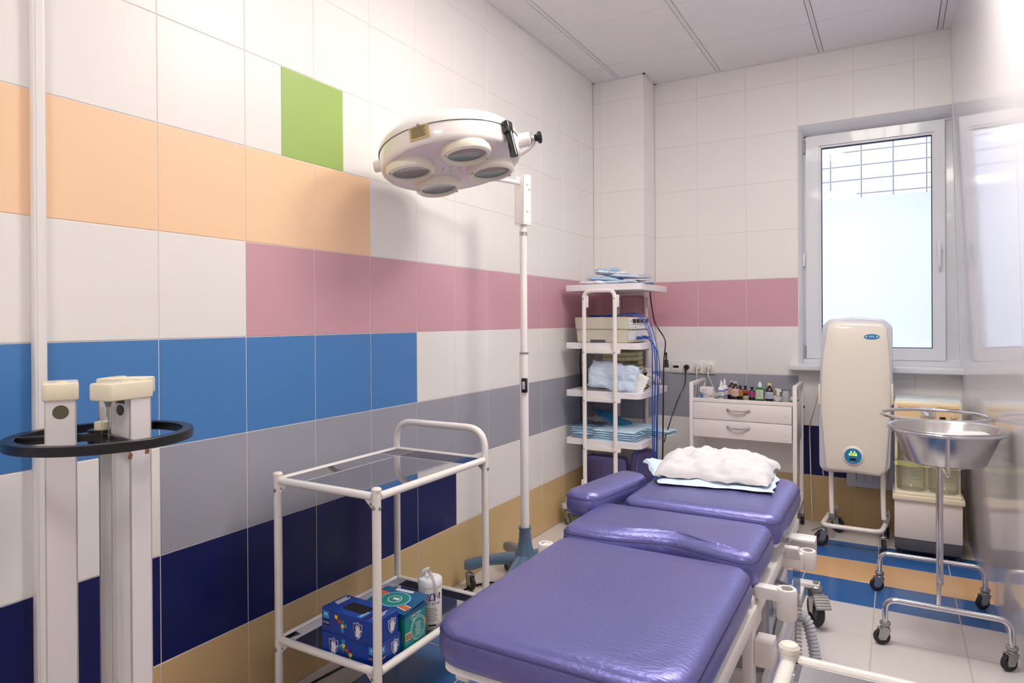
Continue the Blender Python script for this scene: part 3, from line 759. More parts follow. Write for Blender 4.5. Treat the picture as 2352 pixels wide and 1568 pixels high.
def facegraphics(par, org, right, up, W, H, flip=False):
    """front print of a glove box: org is the lower left corner of the face"""
    def D(nm, p, m, z=0): return decal(nm, p, org, right, up, m, par, z=z)
    F = frame(org, right, up)
    lx = W-.034 if flip else .006; sxp = .045 if flip else W-.062
    D('size_label', rect(lx, lx+.026, H-.030, H-.008), sky_ink); D('size_label', rect(lx, lx+.026, H-.052, H-.032), navy_ink)
    text('M', .017, F @ Vector((lx+.013, H-.019, .0007)), right, up, whi, par); text('LN 303', .0082, F @ Vector((lx+.013, H-.042, .0007)), right, up, whi, par)
    D('shield', sc(SH, .82, sxp, H*.48), whi); D('shield', sc(SH, .76, sxp, H*.48), shield, z=.0003); D('shield', sc(SH, .66, sxp, H*.47), navy_ink, z=.0006)
    D('glove_symbol', sc(hand(), .82, sxp, H*.47), whi, z=.0010)
    cx = W*.46 if not flip else W*.44; s = .0085
    seq = [((-2, 1.6), yel), ((-1, .6), red_i), ((-2, .2), vio), ((0, .6), grn_i), ((0, -.6), yel), ((1, -.2), sky_ink), ((0, -1.9), sky_ink)]
    for (a, c_), m in seq:
        a = -a if flip else a
        kx, ky = cx+a*s*1.5-.01, H*.52+c_*s*1.15*(-1 if flip else 1)
        D('diamond', [(kx-s*.9, ky), (kx, ky-s*.95), (kx+s*.9, ky), (kx+s*.45, ky+s*.8), (kx, ky+s*.45), (kx-s*.45, ky+s*.8)], m)
def glovebox(x0, x1, y0, y1, z0, z1, rz, label, opened):
    cx, cy_ = (x0+x1)/2, (y0+y1)/2; hx, hy = (x1-x0)/2, (y1-y0)/2; H = z1-z0
    o = empty('glove_box', (cx, cy_, z0), label, 'box', 'boxes of gloves on the trolley')
    Mz = Matrix.Translation((cx, cy_, z0)) @ Matrix.Rotation(rz, 4, 'Z')
    rt = Mz.to_3x3() @ Vector((1, 0, 0)); bk = Mz.to_3x3() @ Vector((0, 1, 0)); up = Vector((0, 0, 1))
    part('carton', MB().box(-hx, hx, -hy, hy, 0, H, .0012, 1, M=Mz), gb, o, smooth=False)
    facegraphics(o, Mz @ Vector((-hx, -hy-.0002, 0)), rt, up, 2*hx, H, flip=not opened)
    org = Mz @ Vector((hx+.0002, -hy, 0)); F = frame(org, bk, up)
    D = lambda nm, p, m, z=0: decal(nm, p, org, bk, up, m, o, z=z)
    D('size_label', rect(.006, .03, H-.03, H-.008), sky_ink); D('size_label', rect(.006, .03, H-.052, H-.032), navy_ink)
    text('M', .016, F @ Vector((.018, H-.019, .0007)), bk, up, whi, o); text('LN 303', .0076, F @ Vector((.018, H-.042, .0007)), bk, up, whi, o)
    D('shield', sc(SH, .76, 2*hy-.028, H*.5), whi); D('shield', sc(SH, .68, 2*hy-.028, H*.5), shield, z=.0003); D('glove_symbol', sc(hand(), .76, 2*hy-.028, H*.5), whi, z=.0008)
    org = Mz @ Vector((-hx, -hy, H+.0002)); D = lambda nm, p, m, z=0: decal(nm, p, org, rt, bk, m, o, z=z)
    W = 2*hx; B_ = 2*hy
    for k in range(5): D('print_line', rect(.010+k*.0045, .0125+k*.0045, B_*.42-.002*k, B_*.9-.006*(k % 3)), whi)
    D('size_label', rect(W-.052, W-.030, .004, B_*.95), navy_ink); D('size_label', rect(W-.070, W-.052, .004, .045), sky_ink)
    F = frame(org, rt, bk); text('NITRILE', .010, F @ Vector((W-.061, .026, .0007)), bk, -rt, whi, o)
    for k in range(3): D('print_line', rect(W-.026+k*.006, W-.0235+k*.006, .02, B_*.8-.01*k), whi)
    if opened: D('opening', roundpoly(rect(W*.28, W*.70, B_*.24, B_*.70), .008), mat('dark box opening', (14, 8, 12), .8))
    return o
glovebox(.283, .494, .325, .428, .2385, .3045, R(3), 'blue glove box lying under another one on the lower trolley shelf', False)
glovebox(.281, .492, .322, .424, .3050, .374, R(-2), 'blue glove box with dark oval opening, topmost of two', True)
# mask box
tealm = mat('teal mask box', (22, 140, 138), .4, coat=.1); dkblue = mat('mask box lid blue', (16, 92, 142), .35, coat=.2); ora = mat('orange print', (222, 110, 50), .5)
mb = empty('mask_box', (.42, .495, .2385), 'teal box of masks with a blue half-lifted lid beside the glove boxes', 'box')
part('carton', MB().box(.335, .499, .445, .545, .2385, .352, .0012, 1), tealm, mb, smooth=False)
Ml = Matrix.Translation((.415, .50, .357)) @ Matrix.Rotation(R(7), 4, 'X') @ Matrix.Rotation(R(-2), 4, 'Y')
lid = part('lid', MB().box(-.088, .088, -.063, .063, 0, .002, .0006, 1, M=Ml).box(-.088, .088, -.063, -.061, -.012, .001, M=Ml), dkblue, mb, smooth=False)
part('carton_rim', MB().box(.334, .4995, .4445, .5455, .340, .3525), dkblue, mb, smooth=False)
lrt = Ml.to_3x3() @ Vector((1, 0, 0)); lup = Ml.to_3x3() @ Vector((0, 1, 0)); lorg = Ml @ Vector((0, 0, .0021))
D = lambda nm, p, m, z=0: decal(nm, p, lorg, lrt, lup, m, lid, z=z)
D('print_band', [(.035, -.035), (.075, -.045), (.082, -.022), (.042, -.012)], whi); D('print_band', [(.037, -.033), (.076, -.041), (.081, -.025), (.041, -.015)], ora, z=.0003)
D('print_band', [(-.085, .012), (-.045, .008), (-.045, .03), (-.083, .034)], ora)
D('emblem', circ(.047, 32, 1.2, .95), sky_ink, z=.0006); D('emblem', circ(.043, 32, 1.2, .95), whi, z=.0009); D('emblem', circ(.0415, 32, 1.2, .95), tealm, z=.0012)
D('emblem', circ(.022, 24, 1.1, .9), whi, z=.0015); D('emblem', circ(.0195, 24, 1.1, .9), tealm, z=.0018); D('emblem', rect(-.006, .016, -.004, .006), whi, z=.0021)
D('sticker', roundpoly(rect(-.04, .03, .048, .060), .004), whi)
org = Vector((.4992, .445, .2385)); rt_, up_ = Vector((0, 1, 0)), Vector((0, 0, 1))
D = lambda nm, p, m, z=0: decal(nm, p, org, rt_, up_, m, mb, z=z)
D('print_band', rect(0, .026, .030, .052), whi); D('print_band', rect(0, .026, .032, .050), ora, z=.0003); D('emblem', circ(.007, 16, 1, 1, .012, .041), tealm, z=.0006)
D('print_band', rect(.085, .1, .048, .070), ora)
D('emblem', circ(.036, 32, .95, 1, .060, .052), whi, z=.0006); D('emblem', circ(.0345, 32, .95, 1, .060, .052), tealm, z=.0009); D('emblem', circ(.031, 32, .95, 1, .060, .052), whi, z=.0012); D('emblem', circ(.030, 32, .95, 1, .060, .052), tealm, z=.0015)
for k in range(7): D('print_line', rect(.045+(k % 3)*.002, .070+(k % 2)*.006, .068-k*.006, .0695-k*.006), whi, z=.0019)
text('• МАСКИ •', .0125, (.4997, .495, .333), rt_, up_, whi, mb); text('медицинские', .007, (.4997, .497, .323), rt_, up_, whi, mb); text('100', .006, (.5003, .457, .2795), rt_, up_, whi, mb)
# wipes canister
wc = empty('wipes_canister', (.46, .622, .2385), 'white canister of wipes with an open flip lid and a pulled tissue', 'canister')
WX, WY = .458, .622
cn = part('canister_body', MB().lathe([(0, 0), (.036, 0), (.0375, .003), (.0375, .135), (.036, .139)], (WX, WY, .2385), seg=32), mat('white canister', (240, 238, 240), .35, coat=.2), wc)
cap = part('cap', MB().lathe([(.037, .136), (.0395, .136), (.0395, .152), (.036, .157), (.016, .158), (.014, .163), (0, .163)], (WX, WY, .2385), seg=32), whi, wc)
part('flip_lid', MB().lathe([(0, 0), (.014, 0), (.017, .003), (.016, .006), (0, .006)], (WX-.017, WY-.002, .412), (-.45, .1, .6), 20).cyl((WX-.012, WY, .396), (WX-.017, WY, .412), .004, 8), whi, wc)
ts = MB(); Pt = fillet([(WX, WY, .400), (WX+.004, WY-.01, .418), (WX+.026, WY-.022, .408), (WX+.036, WY-.024, .385), (WX+.040, WY-.018, .352)], .012, 5)
ts.tube(Pt, [.004]*3+[.007+.0012*math.sin(i*2.1) for i in range(len(Pt)-3)], 7, flat=.25)
part('tissue', ts, paper, wc)
def wrapdecal(par, cx, cy_, z, r, a0, a1, h, m, name, eps=.0004, seg=10):
    b = MB(); lo = []; hi = []
    for i in range(seg+1):
        a = a0+(a1-a0)*i/seg
        lo.append(b.b.verts.new((cx+math.cos(a)*(r+eps), cy_+math.sin(a)*(r+eps), z))); hi.append(b.b.verts.new((cx+math.cos(a)*(r+eps), cy_+math.sin(a)*(r+eps), z+h)))
    for i in range(seg): b.b.faces.new((lo[i], lo[i+1], hi[i+1], hi[i]))
    return part(name, b, m, par)
def wraptext(s, size, par, cx, cy_, z, r, ac, m, up=1):
    n_ = len(s); wch = size*.62
    for i, ch in enumerate(s):
        if ch == ' ': continue
        a = ac+(i-(n_-1)/2)*wch/r; nrm = Vector((math.cos(a), math.sin(a), 0)); rt = Vector((-math.sin(a), math.cos(a), 0))
        text(ch, size, Vector((cx, cy_, z))+nrm*(r+.0006), rt, (0, 0, 1), m, par)
ac = math.atan2(CAM.y-WY, CAM.x-WX)+.15
wraptext('МДМ', .030, cn, WX, WY, .2385+.105, .0377, ac, vio); wraptext('салфетки', .0115, cn, WX, WY, .2385+.085, .0377, ac, vio)
for k in range(9): wrapdecal(cn, WX, WY, .2385+.070-k*.005, .0377, ac-.6, ac+.35+.1*(k % 3), .0014, ink_grey, 'print_line')
wraptext('●●●●●', .008, cn, WX, WY, .2385+.016, .0377, ac, ink)

# ------------------------------------------------------------------ mobile lamp on a post
LP = Vector((.30, 1.54, 0))
lamp = empty('surgical_lamp', LP, 'white mobile examination lamp with four lenses on a tall post', 'lamp')
legs = MB()
stbase = MB(); stbase.lathe([(0, .10), (.052, .10), (.062, .125), (.055, .155), (.036, .185), (.029, .23), (.027, .272), (.030, .276), (.030, .286), (.024, .286)], LP, (0, 0, 1), 28)
for k in range(5):
    a = R(209.5+72*k); d = Vector((math.cos(a), math.sin(a), 0)); L = .262
    s = Vector((-d.y, d.x, 0))
    secs = [(.02, .036, .168, .105), (.09, .028, .166, .118), (.17, .024, .155, .112), (.235, .026, .143, .092), (.262, .028, .136, .090), (.278, .022, .130, .094)]
    rings = []
    for (t, hw, zt, zb) in secs:
        c = LP+d*t; mz = (zt+zb)/2; hz = (zt-zb)/2
        ring = []
        for q in range(12):
            an = 2*math.pi*q/12; ca, sa = math.cos(an), math.sin(an)
            ca = math.copysign(abs(ca)**.6, ca); sa = math.copysign(abs(sa)**.6, sa)
            ring.append(stbase.b.verts.new(c+s*hw*ca+Vector((0, 0, mz+hz*sa))))
        rings.append(ring)
    for A, B in zip(rings, rings[1:]):
        for q in range(12): stbase.b.faces.new((A[q], A[(q+1) % 12], B[(q+1) % 12], B[q]))
    stbase.b.faces.new(rings[0][::-1]); stbase.b.faces.new(rings[-1])
part('star_base', stbase, bluegrey, lamp, 'blue-grey five-armed cast base', sharp=50)
for k in range(5):
    a = R(209.5+72*k); caster(lamp, LP.x+math.cos(a)*.256, LP.y+math.sin(a)*.256, .033, .095, [R(-25), R(200), R(60), R(150), R(-80)][k], brake=(k == 3))
part('post', MB().cyl(LP+Vector((0, 0, .26)), LP+Vector((0, 0, 1.08)), .0205, 20).cyl(LP+Vector((0, 0, 1.075)), LP+Vector((0, 0, 1.68)), .017, 20), lamp_white, lamp)
part('joint_ring', MB().cyl(LP+Vector((0, 0, 1.072)), LP+Vector((0, 0, 1.082)), .0212, 20), zinc, lamp)
sw = part('switch', MB().box(LP.x+.0, LP.x+.026, LP.y-.028, LP.y-.012, .90, .965, .003), black_plastic, lamp, 'small black rocker switch on the post')
part('rocker', MB().box(LP.x+.006, LP.x+.020, LP.y-.031, LP.y-.027, .915, .95, .002), lav, sw)
cl = part('clamp_collar', MB().cyl(LP+Vector((0, 0, 1.612)), LP+Vector((0, 0, 1.628)), .0182, 18), zinc, lamp)
Mb = Matrix.Translation(LP) @ Matrix.Rotation(R(-18), 4, 'Z')
hb = MB(); hb.box(-.028, .028, -.026, -.022, 1.665, 1.865, M=Mb); hb.box(-.028, .028, .022, .026, 1.665, 1.865, M=Mb)
hb.box(-.028, -.024, -.026, .026, 1.665, 1.885, .001, 1, M=Mb); hb.box(.024, .028, -.026, .026, 1.665, 1.885, .001, 1, M=Mb); hb.box(-.028, .028, -.026, .026, 1.66, 1.668, M=Mb)
hb.box(-.028, -.014, -.027, -.021, 1.80, 1.885, M=Mb).box(.014, .028, -.027, -.021, 1.80, 1.885, M=Mb)
hd = part('post_head', hb, lamp_white, lamp, sharp=30)
part('head_core', MB().box(-.020, .020, -.018, .020, 1.67, 1.86, M=Mb), darkgrey, hd)
for (x, y, z) in ((.0285, 0, 1.84), (.0285, .012, 1.82), (.0285, 0, 1.72)): screw(hd, Mb @ Vector((x, y, z)), Mb.to_3x3() @ Vector((1, 0, 0)), .004)
# lamp head
HC_ = CAM + FW*2.45 + RT*((1033-1176)/FPX*2.45) + UP*((741.5-352)/FPX*2.45)
nH = (RT*.150 + UP*(-.98) - FW*.130).normalized()       # looking direction of the lamp
ax1 = None
# yoke pivots run across the dish from lower left to upper right
pv = (RT*.951 + UP*.25 - FW*.05); pv = (pv-nH*pv.dot(nH)).normalized()
q2 = nH.cross(pv).normalized()
if q2.dot(FW) < 0: q2 = -q2                              # towards the far side
RH = .258
def hp(a, b_, c_): return HC_ + pv*a + q2*b_ + nH*c_
dome = MB().lathe([(0, -.105), (.07, -.103), (.14, -.092), (.20, -.075), (.235, -.058), (.253, -.040), (RH+.002, -.022), (RH+.002, -.008)], HC_, nH, 64)
part('dome', dome, lamp_white, lamp, 'rounded white lid of the lamp head', sharp=50)
bodyp = MB().lathe([(RH-.001, -.010), (RH, -.006), (RH, .040), (.255, .050), (.249, .056), (.242, .057), (.238, .054)], HC_, nH, 64)
part('dish', bodyp, lamp_white, lamp, sharp=50)
part('rim_line', MB().lathe([(RH+.0015, -.0105), (RH+.0028, -.009), (RH+.0015, -.0075)], HC_, nH, 64), darkgrey, lamp)
part('face_plate', MB().lathe([(.2385, .054), (.225, .055), (.12, .057), (0, .058)], HC_, nH, 64), lamp_face, lamp, 'pale lilac face of the lamp head')
lensg = mat('dark green lens glass', (112, 128, 130), .06, .0, coat=.6, var=.15, vscale=14)
dA = []
for k, (px_, py_) in enumerate(((942, 390), (1067, 350), (1123, 390), (1004, 427))):
    d = ray(px_, py_); P0 = HC_+nH*.075; t = (P0-CAM).dot(nH)/d.dot(nH); c = CAM+d*t
    pos = P0 + (c-P0)
    dA.append(pos)
cen = sum(dA, Vector())/4
off = P0-cen
for c in dA:
    c = P0 + (c-cen)*(.158/max(.05, sum((x-cen).length for x in dA)/4)) + (cen-P0)*.35
    lr = part('lens_ring', MB().lathe([(.076, -.02), (.086, -.02), (.089, -.006), (.085, .007), (.078, .012), (.071, .011), (.0675, .004), (.067, -.004)], c, nH, 36), cream_ring, lamp)
    part('lens', MB().lathe([(.0675, .000), (.04, -.004), (0, -.006)], c, nH, 36), lensg, lr)
    for a_ in (0.6, 3.7):
        pp = c+(pv*math.cos(a_)+q2*math.sin(a_))*.079+nH*.0112; screw(lr, pp, nH, .0045)
for a_, r_ in ((.3, .03), (2.0, .025), (3.6, .034), (5, .03), (4.3, .012)):
    screw(lamp, HC_+(pv*math.cos(a_)+q2*math.sin(a_))*r_+nH*.0575, nH, .003)
# brass plate on the rim facing the camera
tocam = (CAM-HC_); tocam = (tocam-nH*tocam.dot(nH)).normalized()
ang0 = math.atan2(tocam.dot(q2), tocam.dot(pv))
def rimframe(a): 
    d = pv*math.cos(a)+q2*math.sin(a); tdir = (-pv*math.sin(a)+q2*math.cos(a))
    if tdir.dot(RT) < 0: tdir = -tdir
    return d, tdir
best = min((abs((lambda v: 1176+FPX*v.dot(RT)/v.dot(FW))(HC_+rimframe(ang0+s)[0]*RH-CAM)-960), s) for s in [k*.02-1.2 for k in range(120)])[1]
dB, tB = rimframe(ang0+best)
bp_ = part('brass_plate', MB().box(-.036, .036, -.026, .022, 0, .0012, .0003, 1, M=frame(HC_+dB*(RH+.0006)+nH*.013, tB, -nH)), brass, lamp, 'small brass maker plate with printed lines', smooth=False)
for k in range(8):
    decal('print_line', rect(-.030+.003*(k % 2), .026-.004*(k % 3), -.0008, .0008), HC_+dB*(RH+.002)+nH*(-.003+k*.0045), tB, -nH, ink, bp_)
screw(lamp, HC_+dB*(RH+.003)+nH*(-.012), dB, .005, 'bolt')
# black handle and pivot on the right
dH, tH = rimframe(ang0+min((abs((lambda v: 1176+FPX*v.dot(RT)/v.dot(FW))(HC_+rimframe(ang0+s)[0]*RH-CAM)-1160), s) for s in [k*.02-1.6 for k in range(160)])[1])
hs = HC_+dH*(RH+.012)+nH*(-.006)
part('grip_handle', MB().box(-.020, .016, -.026, .020, -.014, .014, .007, 3, M=frame(hs+nH*.008, tH, -nH)).cyl(hs+dH*.002+nH*.02, hs+dH*.006+nH*.115+tH*.004, .0115, 16, .0145), black_plastic, lamp, 'black grip handle')
pr_ = HC_+pv*(RH-.01)-nH*.0
pvR = part('pivot', MB().cyl(pr_, pr_+pv*.055, .026, 20, bev=.003).cyl(pr_+pv*.055, pr_+pv*.072, .010, 12), lamp_white, lamp)
part('pivot_knob', MB().lathe([(0, 0), (.012, 0), (.014, .008), (.022, .014), (.022, .024), (.016, .028), (0, .028)], pr_+pv*.070, pv, 10), black_plastic, pvR)
part('pivot_washer', MB().cyl(pr_+pv*.055, pr_+pv*.060, .020, 16), zinc, pvR)
pl_ = HC_-pv*(RH-.01); part('pivot', MB().cyl(pl_, pl_-pv*.04, .022, 20, bev=.003), lamp_white, lamp)
yk = []
for k in range(33):
    a = math.pi*k/32; rr_ = RH+.045
    ca_ = math.cos(a); yk.append(hp(ca_*(rr_*1.05 if ca_ > 0 else RH+.012), math.sin(a)*rr_*1.0, -.035*math.sin(a)))
part('yoke', MB().tube(yk, .0095, 12), lamp_white, lamp)
armend = Vector((LP.x, LP.y, 1.850))
part('arm', MB().tube([yk[16], yk[16]+(armend-yk[16])*.5, armend], .011, 14), lamp_white, lamp)

# power lead of the lamp on the floor
b = MB(); b.tube(fillet([(.44, 1.50, .14), (.42, 1.44, .03), (.30, 1.40, .004), (.14, 1.55, .004), (.06, 1.42, .004), (.10, 1.2, .004), (.06, .95, .004), (.08, .75, .004), (.05, .45, .004), (.12, .22, .004)], .06, 6), .004, 8)
single('power_cord', b, black_plastic, (.1, 1.0, 0), 'black power cord lying on the floor along the left wall', 'cord')

# ------------------------------------------------------------------ tall equipment rack in the corner
rack = empty('equipment_rack', (.28, 2.77, 0), 'tall white equipment rack with four plastic shelves in the far corner', 'rack')
RX0, RX1, RY0, RY1 = .045, .512, 2.512, 3.035
shelfm = mat('white shelf plastic', (238, 234, 240), .35, coat=.15, var=.01)
for yy in (2.495, 3.046):
    part('tube_frame', MB().tube(fillet([(.176, yy, .13), (.176, yy, 1.398), (.368, yy, 1.398), (.368, yy, .13)], .045, 8), .0125, 14), white_tube, rack)
SHZ = [1.436, 1.092, .808, .522, .135]
for k, z in enumerate(SHZ):
    c = .028
    pl_o = roundpoly([(RX0, RY0), (RX1-c, RY0), (RX1, RY0+c), (RX1, RY1), (RX0, RY1)], .012, 3)
    pl_i = roundpoly([(RX0+.014, RY0+.014), (RX1-c-.008, RY0+.014), (RX1-.014, RY0+c+.008), (RX1-.014, RY1-.014), (RX0+.014, RY1-.014)], .012, 3)
    b = MB(); n = len(pl_o); rings = []
    for pl_, zz in ((pl_o, z-.036), (pl_o, z-.003), ([(p[0]*.75+q[0]*.25, p[1]*.75+q[1]*.25) for p, q in zip(pl_o, pl_i)], z), ([(p[0]*.1+q[0]*.9, p[1]*.1+q[1]*.9) for p, q in zip(pl_o, pl_i)], z), (pl_i, z-.006)):
        rings.append([b.b.verts.new((p[0], p[1], zz)) for p in pl_])
    for A, B in zip(rings, rings[1:]):
        for q in range(n): b.b.faces.new((A[q], A[(q+1) % n], B[(q+1) % n], B[q]))
    b.b.faces.new(rings[0][::-1]); b.b.faces.new(rings[-1])
    part('shelf', b, shelfm, rack)
    if 0 < k:
        for yy in (2.508, 3.030):
            bm_ = part('shelf_bracket', MB().box(.172, .395, yy-.008, yy+.008, z-.062, z-.037, .003).box(.24, .29, yy-.0085, yy+.0085, z-.040, z-.036), white_metal, rack)
            for x in (.225, .325): screw(bm_, (x, yy, z-.062), (0, 0, -1), .006)
    for x in (.176, .368): screw(rack, (x, 2.4825, z-.055 if k else z-.085), (0, -1, 0), .005)
for x in (.176, .368):
    part('clamp_plate', MB().box(x+.008, x+.022, 2.500, 2.512, 1.30, 1.372, .003), white_metal, rack); part('clamp_plate', MB().box(x+.008, x+.022, 3.03, 3.04, 1.30, 1.372, .003), white_metal, rack)
for (x, sx) in ((.176, -1), (.368, 1)):
    for (yy, sy2) in ((2.495, -1), (3.046, -1)):
        fx = x+sx*.118
        if yy > 3: fx = x+sx*.10
        part('caster_arm', MB().box(x+sx*.012-.008, x+sx*.012+.008, yy-.010, yy+.010, .205, .285, .003).tube(fillet([(x+sx*.014, yy, .255), (x+sx*.014, yy, .205), (fx, yy, .165), (fx, yy, .118)], .03, 6), .0105, 12), white_tube, rack)
        part('bumper_disc', MB().lathe([(0, 0), (.030, 0), (.033, .004), (.033, .022), (.030, .026), (0, .026)], (fx, yy, .102), seg=28), lav, rack, 'pale lilac bumper disc')
        caster(rack, fx, yy-.0, .037, .104, R(-30 if sx < 0 else 60), w_=.016, tyre=rubber_grey, hub=mat('pale hub', (205, 205, 200), .4))

# electrosurgical unit on the second shelf
esu = empty('electrosurgical_unit', (.25, 2.76, 1.088), 'beige electronic unit with black sockets on the second rack shelf', 'device')
def taper_box(b, x0, x1, y0, y1, z0, z1, tx0, tx1, ty0=0, ty1=0, bev=.004):
    g = bmesh.ops.create_cube(b.b, size=1); vs = g['verts']
    for v in vs:
        top = v.co.z > 0; X = x0 if v.co.x < 0 else x1; Y = y0 if v.co.y < 0 else y1
        if top: X += tx0 if v.co.x < 0 else tx1; Y += ty0 if v.co.y < 0 else ty1
        v.co = Vector((X, Y, z1 if top else z0))
    es = list({e for v in vs for e in v.link_edges}); bmesh.ops.bevel(b.b, geom=es, offset=bev, segments=2, affect='EDGES'); return b
body = part('housing', taper_box(MB(), .105, .415, 2.555, 2.93, 1.092, 1.170, -.008, .012), beige, esu)
part('housing_top', taper_box(MB(), .093, .434, 2.553, 2.93, 1.171, 1.243, -.006, -.014), beige, esu)
part('foot_recess', MB().box(.19, .285, 2.552, 2.556, 1.090, 1.110, .002), darkgrey, body)
EP = lambda y, z: Vector((.4345-(z-1.17)*.19 if z > 1.17 else .427, y, z))
Fr = ((0, 1, 0), (-.19, 0, 1))
decal('control_panel', rect(0, .35, 0, .067), (.4346, 2.565, 1.1725), (0, 1, 0), (-.194, 0, 1), label_white, esu)
F = frame((.4346, 2.565, 1.1725), (0, 1, 0), (-.194, 0, 1))
for k in range(4):
    p = F @ Vector((.085+k*.072, .047, 0))
    part('socket_block', MB().box(-.020, .020, -.012, .012, 0, .010, .002, M=Matrix.Translation(p) @ F.to_3x3().to_4x4()), black_plastic, esu)
decal('control_panel', rect(0, .35, 0, .055), (.4190, 2.565, 1.110), (0, 1, 0), (.153, 0, 1), label_white, esu)
decal('green_key', rect(.03, .042, .041, .053), (.4346, 2.565, 1.1725), (0, 1, 0), (-.194, 0, 1), grn_i, esu, z=.0005)
decal('green_key', rect(.09, .104, .006, .015), (.4346, 2.565, 1.1725), (0, 1, 0), (-.194, 0, 1), grn_i, esu, z=.0005)
for k, (a, c_) in enumerate(((.02, .08), (.09, .13), (.17, .22), (.25, .30))):
    decal('print_line', rect(a, c_, .024, .027), (.4346, 2.565, 1.1725), (0, 1, 0), (-.194, 0, 1), ink_grey, esu, z=.0005)
decal('print_line', rect(.02, .06, .005, .009), (.4346, 2.565, 1.1725), (0, 1, 0), (-.194, 0, 1), sky_ink, esu, z=.0005)
blue_cable = mat('blue cable', (18, 70, 170), .35, coat=.2)
for k, (y0, z0) in enumerate(((2.70, 1.118), (2.80, 1.120))):
    part('plug', MB().cyl((.428, y0, z0), (.452, y0, z0), .010, 14).cyl((.45, y0, z0), (.475, y0, z0), .005, 10), blue_cable, esu)

# blue leads: looped on top of the unit, over its panel and down past the shelves
def wire(name, pts, r, m, loc, label, rad=.03, cat='cable', group=None):
    return single(name, MB().tube(fillet(pts, rad, 6), r, 8), m, loc, label, cat, group)
loop = [(.20+.09*math.cos(a), 2.74+.055*math.sin(a)*1.2, 1.2475+.004*(k % 3)) for k, a in enumerate([i*.5 for i in range(38)])]
single('cable_coil', MB().tube(loop+[(.33, 2.70, 1.262), (.37, 2.70, 1.255)], .0032, 8), blue_cable, (.2, 2.74, 1.247), 'blue cable coiled on top of the beige electronic unit', 'cable')
for k, (ya, yb2, zc, lab) in enumerate(((2.66, 2.63, .45, 'first thick blue lead hanging down the rack in front'), (2.71, 2.655, .42, 'second blue lead hanging down the rack behind the first'), (2.78, 2.70, .62, 'thin blue lead curving out farthest right of the rack'))):
    wire('blue_lead', [(.33, ya-.02, 1.255+.004*k), (.40, ya, 1.262+.004*k), (.47, ya+.02, 1.235), (.535, yb2+.03, 1.10), (.545+.012*k, yb2, .95), (.540+.004*k, yb2+.01, .70), (.545, yb2, zc), (.545-.002*k, yb2+.004, .28)], .0036-.0008*(k == 2), blue_cable, (.5, ya, .7), lab, .06, 'cable')
wire('plug_lead', [(.475, 2.70, 1.118), (.50, 2.69, 1.116), (.552, 2.69, 1.06), (.556, 2.69, .80), (.550, 2.69, .30)], .0036, blue_cable, (.5, 2.7, .7), 'blue lead plugged into the socket of the beige unit', .04)
# smoke evacuator on the third shelf
ev = empty('suction_unit', (.27, 2.78, .808), 'low beige unit with a round black port on the third rack shelf', 'device')
evb = part('housing', taper_box(MB(), .115, .425, 2.70, 2.98, .806, .928, -.012, -.004), beige, ev)
part('panel', MB().box(.424, .4275, 2.705, 2.975, .835, .925, .003), label_white, ev)
part('port_ring', MB().cyl((.427, 2.83, .880), (.431, 2.83, .880), .042, 28), mat('olive grey ring', (170, 174, 158), .4), ev)
part('port', MB().lathe([(.040, 0), (.042, .001), (.044, 0)], (.431, 2.83, .88), (1, 0, 0), 28).cyl((.431, 2.83, .885), (.445, 2.83, .885), .018, 10), black_plastic, ev)
part('spout', MB().cyl((.443, 2.83, .885), (.475, 2.83, .883), .011, 14), cream, ev)
bulb = MB(); bulb.lathe([(0, -.03), (.010, -.028), (.018, -.016), (.021, 0), (.018, .015), (.011, .027), (.009, .035)], (.505, 2.835, .862), (-.55, 0, .75), 20)
part('bulb', bulb, cream, ev, 'cream rubber bulb')
for k in range(6): decal('print_line', rect(.02, .05, .06-.009*k, .0625-.009*k), (.4278, 2.72, .84), (0, 1, 0), (0, 0, 1), ink_grey, ev)
part('seat_ring', MB().tube([(.30+.11*math.cos(a), 2.83+.09*math.sin(a), .935) for a in [i*math.pi/12 for i in range(24)]], .006, 8, closed=True), cream, ev)
# cream corrugated breathing hose coiled on top of it
coilp = []
for i in range(120):
    a = i*2*math.pi*2.55/120; coilp.append(Vector((.285+.115*math.cos(a), 2.83+.075*math.sin(a), .962+.030*(i/47.0)*.98)))
single('breathing_hose', corrug(MB(), coilp, .0145, 150, .0013, 12), mat('cream hose', (222, 216, 178), .4, coat=.2), (.285, 2.83, .93), 'cream ribbed hose coiled on top of the low beige unit', 'hose')
wire('black_lead', [(.432, 2.73, .838), (.50, 2.71, .838), (.50, 2.66, .820), (.44, 2.60, .8145)], .0035, black_plastic, (.45, 2.65, .82), 'short black lead curling on the third rack shelf')
# transparent blue bag leaning on the poles
bagm = filmmat('blue crinkled film', (208, 226, 250), .86, .10, 1.0, 26)
Mbag = Matrix.Translation((.330, 2.556, .895)) @ Matrix.Rotation(R(8), 4, 'Y') @ Matrix.Rotation(R(72), 4, 'X')
bag = single('plastic_bag', MB().puff(0, 0, 0, .30, .165, .020, 0, 21, .009, 13, 7, .25, 40, .04, .018, M=Mbag), bagm, (.33, 2.556, .82), 'shiny pale blue film bag standing on the third rack shelf', 'bag', sharp=80)
single('paper_pouch', MB().puff(0, 0, 0, .22, .12, .012, 0, 5, .008, 10, 4, .4, 16, .02, .01, M=Matrix.Translation((.415, 2.585, .880)) @ Matrix.Rotation(R(22), 4, 'Y') @ Matrix.Rotation(R(75), 4, 'X')), paper, (.41, 2.59, .81), 'white printed pouch leaning behind the pale blue film bag', 'pouch', sharp=80)
